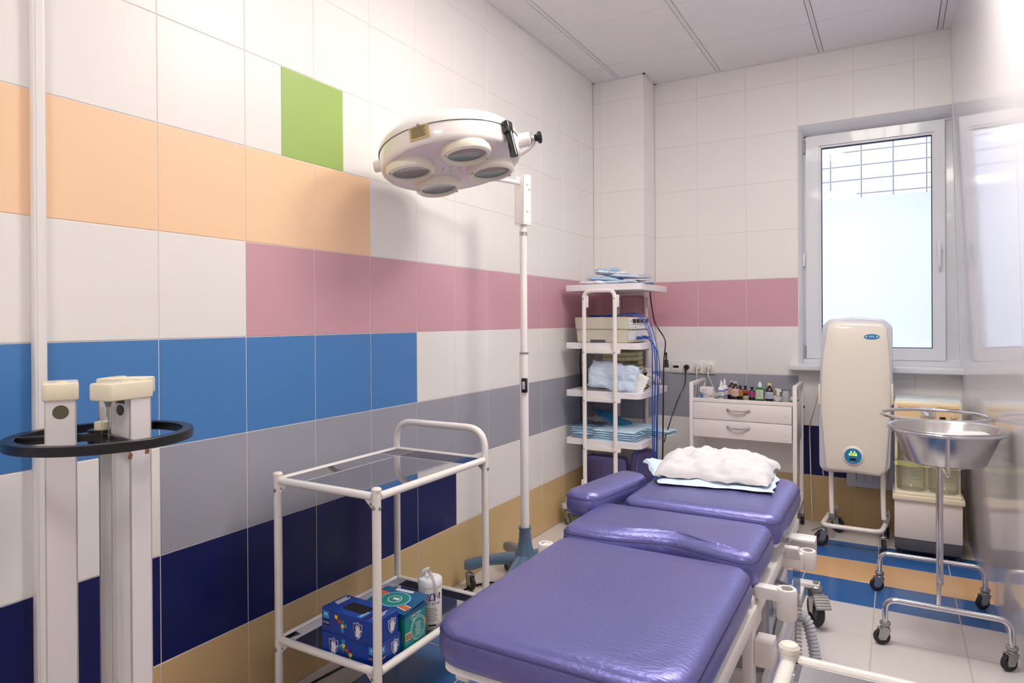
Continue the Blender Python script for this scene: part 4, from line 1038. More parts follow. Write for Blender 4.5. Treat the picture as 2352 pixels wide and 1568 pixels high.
# loose packs on the top shelf
packm = [filmmat('pale film pack', (205, 220, 240), 1, .3, .6, 30), mat('paper back of pack', (238, 236, 242), .55, bump=.4, bscale=26), mat('blue film edge', (165, 200, 232), .35, bump=.5, bscale=22, var=.2), mat('greyish film', (176, 186, 206), .28, bump=.6, bscale=20, var=.15)]
packs = [(.20, 2.63, .014, .20, .15, 8, 1, 'white paper pouch at the left end of the top shelf pile'), (.33, 2.66, .012, .26, .18, -6, 0, 'broad pale blue pouch at the bottom of the top shelf pile'),
         (.42, 2.80, .016, .16, .2, 20, 3, 'greyish pouch at the right end of the top shelf pile'), (.25, 2.68, .034, .24, .14, 14, 2, 'blue-edged pouch in the middle of the top shelf pile'),
         (.34, 2.72, .050, .22, .13, -14, 0, 'tilted pale pouch near the top of the pile'), (.27, 2.70, .066, .2, .11, 24, 1, 'white crumpled pouch topmost on the top shelf pile'), (.41, 2.74, .044, .16, .12, -4, 3, 'grey-blue pouch on the right half of the pile'), (.23, 2.74, .082, .15, .09, 10, 2, 'small blue pouch crowning the pile')]
for k, (x, y, dz, lx, ly, rz, mi, lab) in enumerate(packs):
    single('sterile_pouch', MB().puff(x, y, 1.4315+dz*1.25-.012, lx, ly, .020, R(rz), 30+k, .012, 13, 5, .45, 20, .03, .02, (random.uniform(-.08, .08), random.uniform(-.1, .06))), packm[mi], (x, y, 1.432+dz), lab, 'pouch', 'sterile pouches on the top shelf', sharp=70)
single('paper_slip', MB().puff(.49, 2.62, 1.4385, .08, .05, .003, R(30), 77, .004, 14, 6, .5, 8), paper, (.49, 2.62, 1.437), 'small paper slip hanging over the right edge of the top shelf', 'paper', sharp=70)
# folded drapes on the fourth shelf
def foldpack(x, y, z, lx, ly, nl, th, rz, m, lab, seed, over=0):
    b = MB()
    for k in range(nl):
        b.puff(x+random.uniform(-.004, .004), y+random.uniform(-.003, .003), z+k*th, lx-.006*(k % 2), ly, th*1.25, R(rz+random.uniform(-1.5, 1.5)), seed+k, .003, 8, 8, .7, 14, .0, .006)
    return single('drape_pack', b, m, (x, y, z), lab, 'drape', 'folded drapes on the fourth shelf', sharp=60)
foldpack(.13, 2.66, .517, .15, .2, 3, .010, 0, drape, 'pale blue folded drape lowest at the left on the fourth shelf', 50)
foldpack(.13, 2.68, .549, .19, .2, 3, .010, 6, drape, 'blue drape in clear film at the left on the fourth shelf', 60)
foldpack(.335, 2.63, .517, .27, .21, 5, .0125, -3, drape, 'thick folded pale blue drape in front on the fourth shelf', 70)
foldpack(.50, 2.84, .530, .22, .13, 3, .011, -12, drape, 'pale blue drape jutting out to the right of the fourth shelf', 80)
foldpack(.36, 2.82, .517, .26, .17, 5, .012, 4, drape, 'pale blue folded drape behind the thick one', 90)
single('film_wrap', MB().puff(.12, 2.67, .582, .20, .20, .012, R(5), 41, .02, 16, 4, .3, 22, .05, .03), glassmat('clear wrap film', (235, 242, 250), 1.4, .08), (.12, 2.67, .583), 'loose clear film over the left blue drape', 'film', sharp=80)
single('teal_wrap', MB().puff(0, 0, 0, .20, .11, .016, 0, 44, .008, 12, 5, .4, 18, .02, .01, M=Matrix.Translation((.255, 2.78, .602)) @ Matrix.Rotation(R(24), 4, 'Y') @ Matrix.Rotation(R(18), 4, 'X')), drape_dark, (.25, 2.78, .59), 'dark teal wrapped pack tilted at the back of the fourth shelf', 'pack', sharp=70)
single('teal_wrap', MB().puff(0, 0, 0, .17, .10, .012, 0, 46, .006, 12, 5, .4, 14, .02, .01, M=Matrix.Translation((.18, 2.82, .612)) @ Matrix.Rotation(R(30), 4, 'Y')), drape_dark, (.18, 2.82, .59), 'dark teal pack leaning left of the other teal one', 'pack', sharp=70)
# spare violet cushions behind the lower shelf
def slabcush(name, M, lx, lz, t, lab):
    o = empty(name, tuple((M @ Vector((0, 0, -lz/2)))), lab, 'cushion')
    pl_ = roundpoly(rect(-lx/2, lx/2, -lz/2, lz/2), .035, 7)
    F_ = M @ Matrix.Rotation(R(90), 4, 'X')
    b = MB(); b.prism(pl_, -t/2, t/2, M=F_, bev=.014); part('cushion_body', b, vinyl, o)
    b = MB(); b.tube([F_ @ Vector((p[0]*1.001, p[1]*1.001, t/2-.013)) for p in pl_], .0014, 5, closed=True); part('seam', b, vinyl_dark, o)
slabcush('cushion', Matrix.Translation((.200, 2.80, .262)) @ Matrix.Rotation(R(8), 4, 'X'), .27, .235, .06, 'violet cushion lying upright on the lowest rack shelf at left')
slabcush('cushion', Matrix.Translation((.405, 2.84, .285)) @ Matrix.Rotation(R(66), 4, 'Z') @ Matrix.Rotation(R(10), 4, 'X'), .17, .285, .06, 'dark violet cushion standing on edge beside the blue leads')
wire('black_loop', [(.30, 2.70, .142), (.27, 2.68, .22), (.31, 2.66, .26), (.38, 2.64, .22), (.44, 2.62, .150)], .0045, black_plastic, (.35, 2.66, .15), 'black lead arched in front of the left spare cushion', .05)
wire('mains_lead', [(.100, 2.80, 1.13), (.060, 2.79, 1.125), (.032, 2.78, 1.06), (.030, 2.75, .98), (.034, 2.76, .88), (.033, 2.76, .60), (.032, 2.78, .40)], .004, black_plastic, (.05, 2.78, .8), 'black mains lead falling between the rack shelves and the left wall', .04)
wire('mains_lead', [(.438, 2.92, 1.40), (.43, 2.96, 1.34), (.44, 3.00, 1.20), (.50, 2.98, 1.128), (.558, 2.85, 1.09), (.575, 2.75, .98), (.575, 2.73, .60), (.572, 2.73, .40), (.558, 2.70, .22)], .0042, black_plastic, (.5, 2.9, .8), 'long black lead looping down the right side of the rack', .05)
pd = empty('foot_plug', (.575, 2.80, .97), 'small black plug hanging behind the blue leads', 'plug')
part('plug_body', MB().cyl((.575, 2.80, .94), (.575, 2.80, .985), .017, 12, .012), black_plastic, pd); part('strain_relief', MB().cyl((.575, 2.80, .985), (.575, 2.80, 1.03), .006, 8), black_plastic, pd)

# ------------------------------------------------------------------ wall sockets with plugs
so = empty('socket_panel', (.607, 3.278, .91), 'white four-gang wall socket plate left of the window sill', 'socket')
part('plate', MB().box(.461, .754, 3.270, 3.283, .872, .951, .003), mat('socket plastic', (232, 228, 226), .3, coat=.3), so)
for k in range(4):
    x = .461+.0366+k*.0732
    if k == 0:
        m_ = part('meter_module', MB().box(x-.027, x+.027, 3.266, 3.271, .884, .939, .002), white_metal, so)
        part('slot', MB().box(x-.019, x+.019, 3.2645, 3.267, .905, .921), ink, m_)
    else:
        m_ = part('outlet', MB().box(x-.027, x+.027, 3.266, 3.271, .884, .939, .002).lathe([(.0195, 0), (.021, -.002), (.023, 0)], (x, 3.266, .9115), (0, 1, 0), 24), white_metal, so)
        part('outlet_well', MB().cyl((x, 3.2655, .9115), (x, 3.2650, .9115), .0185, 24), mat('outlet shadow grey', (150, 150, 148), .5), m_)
        for s in (-1, 1): part('outlet_hole', MB().cyl((x+s*.0075, 3.2652, .9115), (x+s*.0075, 3.2640, .9115), .003, 8), ink, m_)
def plug(x, m, cm, lead, lab, lab2):
    o = empty('plug', (x, 3.25, .91), lab, 'plug')
    part('plug_body', MB().cyl((x, 3.264, .9115), (x, 3.245, .9115), .018, 20, .015).cyl((x, 3.245, .9115), (x, 3.238, .900), .013, 14, .006).cyl((x, 3.24, .903), (x, 3.232, .868), .0065, 10, .005), m, o)
    part('cord', MB().tube(fillet(lead, .04, 6), .004 if m == black_plastic else .0032, 8), m, o)
plug(.571, black_plastic, None, [(.571, 3.232, .868), (.572, 3.225, .80), (.54, 3.18, .72), (.56, 2.95, .62), (.585, 2.78, .56), (.578, 2.74, .50)], 'black plug in the second outlet from the left', 'black cord running from the outlet down to the rack')
plugw = mat('ivory plug', (226, 220, 205), .4)
plug(.644, plugw, None, [(.644, 3.232, .868), (.640, 3.235, .80), (.63, 3.25, .70)], 'ivory plug in the third outlet from the left', 'ivory cord dropping straight behind the cabinet')
plug(.717, plugw, None, [(.717, 3.232, .868), (.735, 3.235, .82), (.76, 3.245, .76), (.775, 3.25, .70)], 'ivory plug in the right-hand outlet', 'ivory cord slanting down behind the white boxes')

# ------------------------------------------------------------------ drawer trolley
cab = empty('drawer_trolley', (.98, 3.04, 0), 'white instrument trolley with two drawers and steel top against the end wall', 'trolley')
cabm = mat('cabinet white', (236, 230, 228), .35, coat=.15, var=.01)
CX0, CX1, CY0, CY1 = .688, 1.288, 2.890, 3.205
for (x, y, zt) in ((CX0, CY0, .842), (CX1-.022, CY0, .866), (CX0, CY1-.022, .846), (CX1-.022, CY1-.022, .862)):
    part('post', MB().box(x, x+.022, y, y+.022, .062, .85, .002), cabm, cab)
for x in (CX0, CX1-.022):
    part('side_rail', MB().box(x, x+.022, CY0+.02, CY1-.02, .828, .85, .002), cabm, cab)
    part('side_panel', MB().box(x+.004, x+.012, CY0+.022, CY1-.02, .515, .742, .001), cabm, cab)
    part('side_rail', MB().box(x, x+.022, CY0+.02, CY1-.02, .13, .150, .002), cabm, cab)
part('top_shelf', MB().box(CX0+.020, CX1-.022, CY0+.006, CY1-.006, .738, .746), mirror, cab, 'polished steel top shelf')
part('top_edge', MB().box(CX0+.022, CX1-.022, CY0, CY0+.010, .735, .757, .002), cabm, cab); part('top_edge', MB().box(CX0+.022, CX1-.022, CY1-.012, CY1-.002, .735, .757, .002), cabm, cab)
for (z0, z1) in ((.634, .733), (.528, .631)):
    dr = part('drawer', MB().box(CX0+.024, CX1-.026, CY0-.004, CY0+.014, z0, z1, .0015).box(CX0+.03, CX1-.03, CY0+.014, CY1-.02, z0+.01, z0+.018).box(CX0+.03, CX0+.034, CY0+.014, CY1-.02, z0+.01, z1-.02).box(CX1-.034, CX1-.03, CY0+.014, CY1-.02, z0+.01, z1-.02), cabm, cab)
    zc = z1-.038; xc = .974
    hpts = [(xc-.058, CY0-.004, zc+.002), (xc-.050, CY0-.016, zc+.002), (xc-.02, CY0-.026, zc-.002), (xc+.02, CY0-.026, zc-.002), (xc+.050, CY0-.016, zc+.002), (xc+.058, CY0-.004, zc+.002)]
    part('handle', MB().tube(fillet(hpts, .02, 5), .0042, 10, flat=1.5).cyl((xc-.058, CY0-.002, zc+.002), (xc-.058, CY0-.010, zc+.002), .008, 10).cyl((xc+.058, CY0-.002, zc+.002), (xc+.058, CY0-.010, zc+.002), .008, 10), chrome, dr, 'chrome bow handle')
    for x in (CX0+.055, CX1-.058): screw(dr, (x, CY0-.004, z0+.038), (0, -1, 0), .0025)
part('bottom_shelf', MB().box(CX0+.01, CX1-.01, CY0+.01, CY1-.01, .135, .142), cabm, cab)
part('rear_rail', MB().box(CX0+.02, CX1-.02, CY1-.02, CY1-.004, .50, .53, .002), cabm, cab)
for (x, y) in ((CX0+.011, CY0+.011), (CX1-.011, CY0+.011), (CX0+.011, CY1-.011), (CX1-.011, CY1-.011)): caster(cab, x, y, .0235, .066, R(-75), w_=.016, brake=(y < 3))
b = MB().cyl((CX1, CY1-.011, .70), (CX1+.006, CY1-.011, .70), .008, 10); part('buffer', b, rubber, cab)

# bottles and boxes on the drawer trolley
ZT = .7465
amber = mat('amber bottle glass', (46, 24, 12), .08, coat=.6, var=.1); whitebottle = mat('white bottle plastic', (240, 241, 248), .35, coat=.2)
greenb = mat('green bottle plastic', (8, 120, 70), .3, coat=.3); redm = mat('red lid', (190, 30, 34), .35, coat=.2); goldm = mat('pale gold cap', (214, 200, 130), .4, .2)
salm = mat('salmon label', (236, 190, 176), .5); yelm = mat('yellow label', (225, 165, 30), .5); magm = mat('magenta label', (190, 60, 150), .5); bluel = mat('blue label band', (50, 80, 170), .5)
def bottle(px, y, r, h, m, capm, label, neck=.32, capr=.45, caph=.09, labm=None, l0=.2, l1=.62, bands=None, cat='bottle', shape='round', name='bottle', textur=None):
    x = onY(px, 880, y).x
    o = empty(name, (x, y, ZT), label, cat, 'bottles and packs on the drawer trolley')
    hb_ = h*(1-caph)
    if shape == 'round': prof = [(0, 0), (r*.95, 0), (r, r*.08), (r, hb_*.66), (r*.93, hb_*.74), (r*.6, hb_*.86), (r*neck, hb_*.92), (r*neck, hb_), (0, hb_)]
    elif shape == 'spout': prof = [(0, 0), (r*.95, 0), (r, r*.1), (r, hb_*.58), (r*.8, hb_*.68), (r*.45, hb_*.72), (r*.42, hb_*.80), (0, hb_*.80)]
    elif shape == 'drop': prof = [(0, 0), (r*.95, 0), (r, r*.1), (r, hb_*.70), (r*.85, hb_*.78), (r*.5, hb_*.82), (0, hb_*.82)]
    part('bottle_body', MB().lathe(prof, (x, y, ZT), seg=24), m, o)
    if shape in ('spout', 'drop'):
        zc = ZT+hb_*.79
        part('cap', MB().lathe([(0, 0), (r*.5, 0), (r*.45, h*.08), (r*.28, h*.15), (r*.20, h-(zc-ZT)-.002), (0, h-(zc-ZT))], (x, y, zc), seg=18), capm, o)
    else: part('cap', MB().lathe([(0, 0), (r*capr, 0), (r*capr, h*caph*.85), (r*capr*.9, h*caph), (0, h*caph)], (x, y, ZT+hb_-.001), seg=20), capm, o)
    if labm:
        ac_ = math.atan2(CAM.y-y, CAM.x-x); lb = wrapdecal(o, x, y, ZT+h*l0, r, ac_-1.15, ac_+1.15, h*(l1-l0), labm, 'label', .0005)
        for k in range(5): wrapdecal(lb, x, y, ZT+h*(l0+(l1-l0)*(.2+.13*k)), r, ac_-.7, ac_+.2+.15*(k % 3), h*.012, ink_grey, 'print_line', .0009)
        if bands:
            for (a, c_, mm) in bands: wrapdecal(lb, x, y, ZT+h*a, r, ac_-1.15, ac_+1.15, h*(c_-a), mm, 'label_band', .0008)
    return o
bottle(1656.5, 3.00, .0195, .112, whitebottle, whi, 'front white squeeze bottle with blue bands beside the small cartons', labm=label_white, shape='spout', l0=.10, l1=.46, bands=[(.10, .15, bluel), (.40, .46, bluel)])
bottle(1664, 3.05, .0195, .118, whitebottle, whi, 'white squeeze bottle behind the other white one', labm=label_white, shape='spout', l0=.10, l1=.46, bands=[(.10, .15, bluel), (.40, .46, bluel)])
bottle(1681, 3.07, .024, .105, amber, mat('grey cap', (200, 200, 210), .4), 'brown bottle with a salmon label standing behind its twin', labm=salm, capr=.46)
bottle(1689, 3.00, .024, .106, amber, mat('grey cap', (200, 200, 210), .4), 'front brown bottle with a grey cap and salmon label', labm=salm, capr=.46)
bottle(1700.5, 3.06, .017, .080, amber, black_plastic, 'small brown bottle with a yellow label', labm=yelm, capr=.5, caph=.13)
bottle(1712, 3.10, .017, .076, amber, black_plastic, 'brown dropper bottle behind the red-lidded jar', capr=.6, caph=.14)
bottle(1727, 3.03, .0165, .078, amber, black_plastic, 'small brown bottle with a magenta label', labm=magm, capr=.6, caph=.15)
bottle(1767, 3.01, .022, .104, amber, goldm, 'brown bottle with a pale gold cap and blue and white label', labm=mat('cool white label', (205, 212, 235), .5), capr=.56, caph=.12, l0=.14, l1=.52)
bottle(1794.5, 2.96, .0105, .060, amber, black_plastic, 'tiny brown bottle in front of the tall carton', labm=label_white, capr=.7, caph=.15, l0=.15, l1=.6)
# green flat bottle
x = onY(1745.5, 880, 3.03).x; o = empty('bottle', (x, 3.03, ZT), 'green flat bottle with a white dropper cap', 'bottle', 'bottles and packs on the drawer trolley')
part('bottle_body', MB().prism([(-.0255, 0), (.0255, 0), (.0255, .068), (.012, .078), (-.012, .078), (-.0255, .068)], -.014, .014, M=frame((x, 3.03, ZT), (1, 0, 0), (0, 0, 1)), bev=.004), greenb, o)
part('cap', MB().lathe([(0, 0), (.0115, 0), (.011, .014), (.006, .026), (.003, .030), (0, .030)], (x, 3.03, ZT+.077), seg=18), whi, o)
lb = decal('label', rect(-.020, .021, .008, .062), (x, 3.0154, ZT), (1, 0, 0), (0, 0, 1), mat('pale green label', (226, 232, 200), .5), o)
for k in range(6): decal('print_line', rect(-.016, .004+.004*(k % 3), .054-.007*k, .0555-.007*k), (x, 3.0149, ZT), (1, 0, 0), (0, 0, 1), ink_grey, lb)
# red-lidded sample jar
x = onY(1713, 890, 2.95).x; o = empty('sample_jar', (x, 2.95, ZT), 'clear sample jar with a red lid and cream content', 'jar', 'bottles and packs on the drawer trolley')
part('jar_body', MB().lathe([(0, 0), (.0175, 0), (.018, .002), (.018, .050)], (x, 2.95, ZT), seg=24), glassmat('clear jar plastic', (228, 232, 232), 1.5, .05), o)
part('content', MB().lathe([(0, .001), (.0165, .001), (.0165, .024), (.012, .030), (0, .027)], (x, 2.95, ZT), seg=20), mat('cream content', (232, 224, 196), .6), o)
part('lid', MB().lathe([(0, .048), (.0195, .048), (.0195, .060), (.018, .062), (0, .062)], (x, 2.95, ZT), seg=24), redm, o)
# cup of cotton rolls
x = onY(1805, 890, 2.94).x; o = empty('cotton_cup', (x, 2.94, ZT), 'clear flared cup packed with white cotton swabs', 'cup', 'bottles and packs on the drawer trolley')
part('cup_wall', MB().lathe([(0, 0), (.021, 0), (.0245, .070), (.030, .078), (.030, .080)], (x, 2.94, ZT), seg=28), glassmat('clear jar plastic', (228, 232, 232), 1.5, .05), o)
b = MB()
for k in range(26):
    a = k*2.4; rr = .017*math.sqrt((k+.5)/26); b.cyl((x+rr*math.cos(a)*.95, 2.94+rr*math.sin(a)*.95, ZT+.003), (x+rr*math.cos(a)*1.12, 2.94+rr*math.sin(a)*1.12, ZT+.062+.006*math.sin(k*1.7)), .0034, 6)
part('cotton_swabs', b, mat('cotton', (244, 243, 244), .9), o, kind='stuff')
def carton(px, y, w_, d_, h_, z, rz, m, label, name='carton', band=None):
    x = onY(px, 890, y).x; M_ = Matrix.Translation((x, y, z)) @ Matrix.Rotation(R(rz), 4, 'Z')
    o = empty(name, (x, y, z), label, 'carton', 'bottles and packs on the drawer trolley')
    part('carton_body', MB().box(-w_/2, w_/2, -d_/2, d_/2, 0, h_, .0006, 1, M=M_), m, o, smooth=False)
    rt = M_.to_3x3() @ Vector((1, 0, 0))
    for k in range(2): decal('print_line', rect(-w_*.4, w_*.1-.006*k, h_*.45-.006*k, h_*.45+.0016-.006*k), M_ @ Vector((0, -d_/2-.0003, 0)), rt, (0, 0, 1), ink_grey, o)
    if band: decal('print_band', band[0], M_ @ Vector((0, -d_/2-.0003, 0)), rt, (0, 0, 1), band[1], o)
    return o
cm_ = mat('white carton', (236, 232, 230), .5)
carton(1625, 2.975, .078, .045, .020, ZT, 4, cm_, 'white carton lowest in the small stack at the left end')
carton(1627, 2.975, .070, .045, .018, ZT+.0205, -12, cm_, 'white carton with an open flap, middle of the small stack')
carton(1624.5, 2.98, .078, .05, .030, ZT+.039, 2, cm_, 'white carton topmost in the small stack')
carton(1612, 2.945, .012, .020, .030, ZT, 0, mat('blue carton', (40, 130, 200), .45), 'small blue carton in front of the white stack')
carton(1787.5, 3.03, .034, .03, .070, ZT, 6, cm_, 'tall white carton with a brown edge behind the tiny bottle', band=(rect(-.017, -.009, .035, .066), mat('brown print', (170, 105, 60), .5)))

# ------------------------------------------------------------------ upright air purifier
ap = empty('air_purifier', (1.58, 2.93, 0), 'tall cream upright air purifier on a wheeled tube frame below the window', 'purifier')
def P2(px, py, y): v = onY(px, py, y); return (v.x, v.z)
shell = [P2(*p, 2.90) for p in ((1889, 748), (1905, 733), (1965, 728), (2030, 733), (2050, 750), (2051, 900), (2045, 1075), (2030, 1090), (1895, 1082), (1882, 1070), (1881, 900))]
shell = roundpoly(shell, .02, 4)
FXZ = lambda y: Matrix(((1, 0, 0, 0), (0, 0, 1, y), (0, 1, 0, 0), (0, 0, 0, 1)))
part('back_shell', MB().prism(shell, 0, .11, M=FXZ(2.885), bev=.012), lav, ap, 'lilac grey back shell')
cover = [P2(*p, 2.86) for p in ((1899, 748), (1915, 738), (2025, 741), (2038, 752), (2046, 850), (2046, 950), (2035, 1085), (2022, 1096), (1960, 1086), (1897, 1080), (1884, 940), (1886, 840))]
cover = roundpoly(cover, [.02, .02, .02, .02, .06, .06, .015, .02, .05, .02, .06, .06], 5)
cc = (sum(p[0] for p in cover)/len(cover), sum(p[1] for p in cover)/len(cover))
b = MB(); rings = []
for f_, y in ((1.0, 2.895), (1.0, 2.872), (.985, 2.862), (.95, 2.857), (.7, 2.852), (.35, 2.849)):
    rings.append([b.b.verts.new((cc[0]+(p[0]-cc[0])*f_, y, cc[1]+(p[1]-cc[1])*f_)) for p in cover])
for A, B in zip(rings, rings[1:]):
    for k in range(len(A)): b.b.faces.new((A[k], A[(k+1) % len(A)], B[(k+1) % len(A)], B[k]))
cv = b.b.verts.new((cc[0], 2.848, cc[1]))
for k in range(len(A)): b.b.faces.new((B[k], B[(k+1) % len(A)], cv))
b.b.faces.new(rings[0])
part('front_cover', b, cream2, ap, 'smooth pale cream front cover', sharp=50)
for px in (1883, 2049):
    v = onY(px, 905, 2.90); part('side_band', MB().box(v.x-.006, v.x+.006, 2.88, 2.99, v.z-.055, v.z+.055, .003), cream2, ap)
dblue = mat('display blue', (20, 130, 190), .3, coat=.4)
v = onY(1959, 1047, 2.846)
part('display_bezel', MB().lathe([(0, .012), (.030, .012), (.046, .010), (.054, .004), (.058, -.004)], (v.x, 2.856, v.z), (0, -1, 0), 36), cream2, ap)
ds = part('display', MB().cyl((v.x, 2.8445, v.z), (v.x, 2.8425, v.z), .041, 36), dblue, ap)
glow = mat('yellow digits', (230, 255, 60), .5, emit=(225, 255, 40), estr=1.6)
text('0358', .019, (v.x, 2.8418, v.z+.008), (1, 0, 0), (0, 0, 1), glow, ds, sx=1.05)
for dx in (-.008, .008): part('indicator', MB().cyl((v.x+dx, 2.8425, v.z+.022), (v.x+dx, 2.8418, v.z+.022), .0038, 12), glow, ds)
part('switch', MB().box(v.x-.014, v.x+.014, 2.838, 2.843, v.z-.024, v.z-.009, .002), black_plastic, ds)
decal('print_line', rect(-.01, .01, -.031, -.029), (v.x, 2.8422, v.z), (1, 0, 0), (0, 0, 1), whi, ds)
decal('print_line', rect(-.01, .01, .033, .034), (v.x, 2.8422, v.z), (1, 0, 0), (0, 0, 1), whi, ds)
v = onY(2002.5, 773, 2.852)
lg = part('oval_badge', MB().prism(circ(1, 32, .036, .0135), 0, .003, M=frame((v.x, 2.8535, v.z), (1, 0, 0), (0, 0, 1))), dblue, ap, 'blue oval badge')
text('99%', .014, (v.x, 2.850, v.z), (1, 0, 0), (0, 0, 1), whi, lg, sx=1.1)
for dx in (-.025, .025): part('badge_mark', MB().prism(circ(.004, 10), 0, .0004, M=frame((v.x+dx, 2.8504, v.z), (1, 0, 0), (0, 0, 1))), whi, lg)
for x, dz in ((1.455, 0), (1.705, 0)):
    part('frame_tube', MB().tube(fillet([(x, 2.95, .43), (x, 2.95, .25), (x+.004, 2.93, .155)], .06, 6), .0125, 14), white_tube, ap)
    part('latch_hook', MB().tube(fillet([(x-.035 if x < 1.5 else x+.01, 2.88, .405), (x-.035 if x < 1.5 else x+.01, 2.87, .385), (x-.028 if x < 1.5 else x+.018, 2.87, .365)], .008, 3), .003, 6), zinc, ap)
part('base_frame', MB().tube(fillet([(1.470, 3.16, .135), (1.440, 2.99, .132), (1.418, 2.815, .118), (1.698, 2.815, .118), (1.722, 2.99, .132), (1.730, 3.18, .135)], [.03, .045, .045, .03], 8), .0125, 14), white_tube, ap)
for x in (1.455, 1.712): part('frame_bracket', MB().box(x-.010, x+.018, 2.925, 2.975, .118, .175, .003), zinc, ap)
caster(ap, 1.427, 2.835, .041, .112, R(215), brake=True); caster(ap, 1.705, 2.840, .041, .112, R(-80))
caster(ap, 1.462, 3.13, .041, .125, R(-30)); caster(ap, 1.722, 3.16, .041, .125, R(-95))
wire('purifier_cord', [(1.412, 2.93, .86), (1.39, 2.95, .80), (1.35, 3.05, .66), (1.325, 3.15, .60), (1.32, 3.22, .50), (1.33, 3.22, .02)], .0036, plugw, (1.36, 3.05, .6), 'pale cord curving from the purifier to behind the drawer trolley', .08)

# ------------------------------------------------------------------ suction pump
pu = empty('suction_pump', (1.905, 2.98, 0), 'cream medical suction pump with two glass jars beside the right wall', 'pump')
PX0, PX1, PY0, PY1 = 1.757, 2.052, 2.862, 3.13
pw = mat('pump white panel', (236, 229, 226), .4)
part('lower_cabinet', MB().box(PX0, PX1, PY0, PY1, .092, .292, .004), pw, pu)
part('plinth', MB().box(PX0+.002, PX1-.002, PY0+.004, PY1, .032, .092, .003), darkgrey, pu, 'dark grey plinth')
part('jar_tray', MB().box(PX0-.008, PX1+.010, PY0-.014, PY1, .290, .318, .006, 3).box(PX0+.0, PX1+.0, PY0-.004, PY1, .314, .335, .008, 3), cream, pu)
part('back_column', MB().box(PX0+.004, PX1-.006, 3.03, PY1, .33, .70, .006), cream, pu)
part('column_side', MB().box(PX0+.002, PX0+.016, 2.93, 3.04, .33, .70, .004).box(PX1-.018, PX1-.004, 2.93, 3.04, .33, .70, .004), cream, pu)
part('control_head', MB().box(PX0, PX1, PY0+.004, PY1, .655, .800, .010, 3), cream, pu)
part('head_lid', MB().box(PX0+.004, PX1-.004, PY0+.010, PY1-.004, .795, .806, .006, 2), mat('pale head lid', (228, 234, 234), .3), pu)
cp_ = part('control_panel', MB().box(PX0+.014, PX1-.014, PY0+.000, PY0+.006, .668, .785, .003), orange_panel, pu, 'peach control panel', smooth=False)
gx = 1.905
part('gauge_body', MB().box(gx-.032, gx+.032, PY0-.010, PY0+.002, .725, .775, .004), lav, cp_)
part('gauge_ring', MB().lathe([(.0195, 0), (.0205, -.001), (.0215, 0)], (gx, PY0-.010, .750), (0, 1, 0), 28), ink_grey, cp_)
part('gauge_face', MB().cyl((gx, PY0-.0102, .750), (gx, PY0-.0110, .750), .0195, 28), label_white, cp_)
part('gauge_needle', MB().box(-.001, .001, -.004, .015, 0, .0008, M=frame((gx, PY0-.0115, .750), (.5, 0, .8), (-.8, 0, .5))), ink, cp_)
part('indicator', MB().cyl((1.968, PY0, .760), (1.968, PY0-.003, .760), .0042, 14), grn_i, cp_)
part('rocker_switch', MB().box(1.956, 1.982, PY0-.003, PY0+.001, .712, .728, .002), black_plastic, cp_)
part('regulator_knob', MB().lathe([(0, .012), (.011, .012), (.012, .002), (.021, .001), (.022, 0)], (2.014, PY0, .735), (0, -1, 0), 28), mat('knob cream', (232, 214, 172), .35), cp_)
decal('print_line', rect(-.02, .02, 0, .0015), (1.968, PY0-.0002, .773), (1, 0, 0), (0, 0, 1), ink_grey, cp_)
decal('print_line', rect(-.026, .026, 0, .002), (2.014, PY0-.0002, .768), (1, 0, 0), (0, 0, 1), ink, cp_)
decal('maker_oval', circ(1, 28, .020, .0085), (1.792, PY0-.0002, .764), (1, 0, 0), (0, 0, 1), ink_grey, cp_)
decal('maker_oval', circ(1, 28, .0188, .0073), (1.792, PY0-.0006, .764), (1, 0, 0), (0, 0, 1), orange_panel, cp_)
decal('print_line', rect(-.014, .014, -.002, .003), (1.792, PY0-.0010, .764), (1, 0, 0), (0, 0, 1), ink, cp_)
text('7A', .011, (1.842, PY0-.0006, .758), (1, 0, 0), (0, 0, 1), ink, cp_)
decal('print_line', rect(-.026, .026, 0, .002), (1.842, PY0-.0002, .768), (1, 0, 0), (0, 0, 1), ink_grey, cp_)
jarglass = glassmat('jar glass', (253, 254, 253), 2.0, .03); bandm = mat('pale olive band', (206, 204, 140), .5); clipm = mat('pale yellow clip', (240, 230, 160), .4)
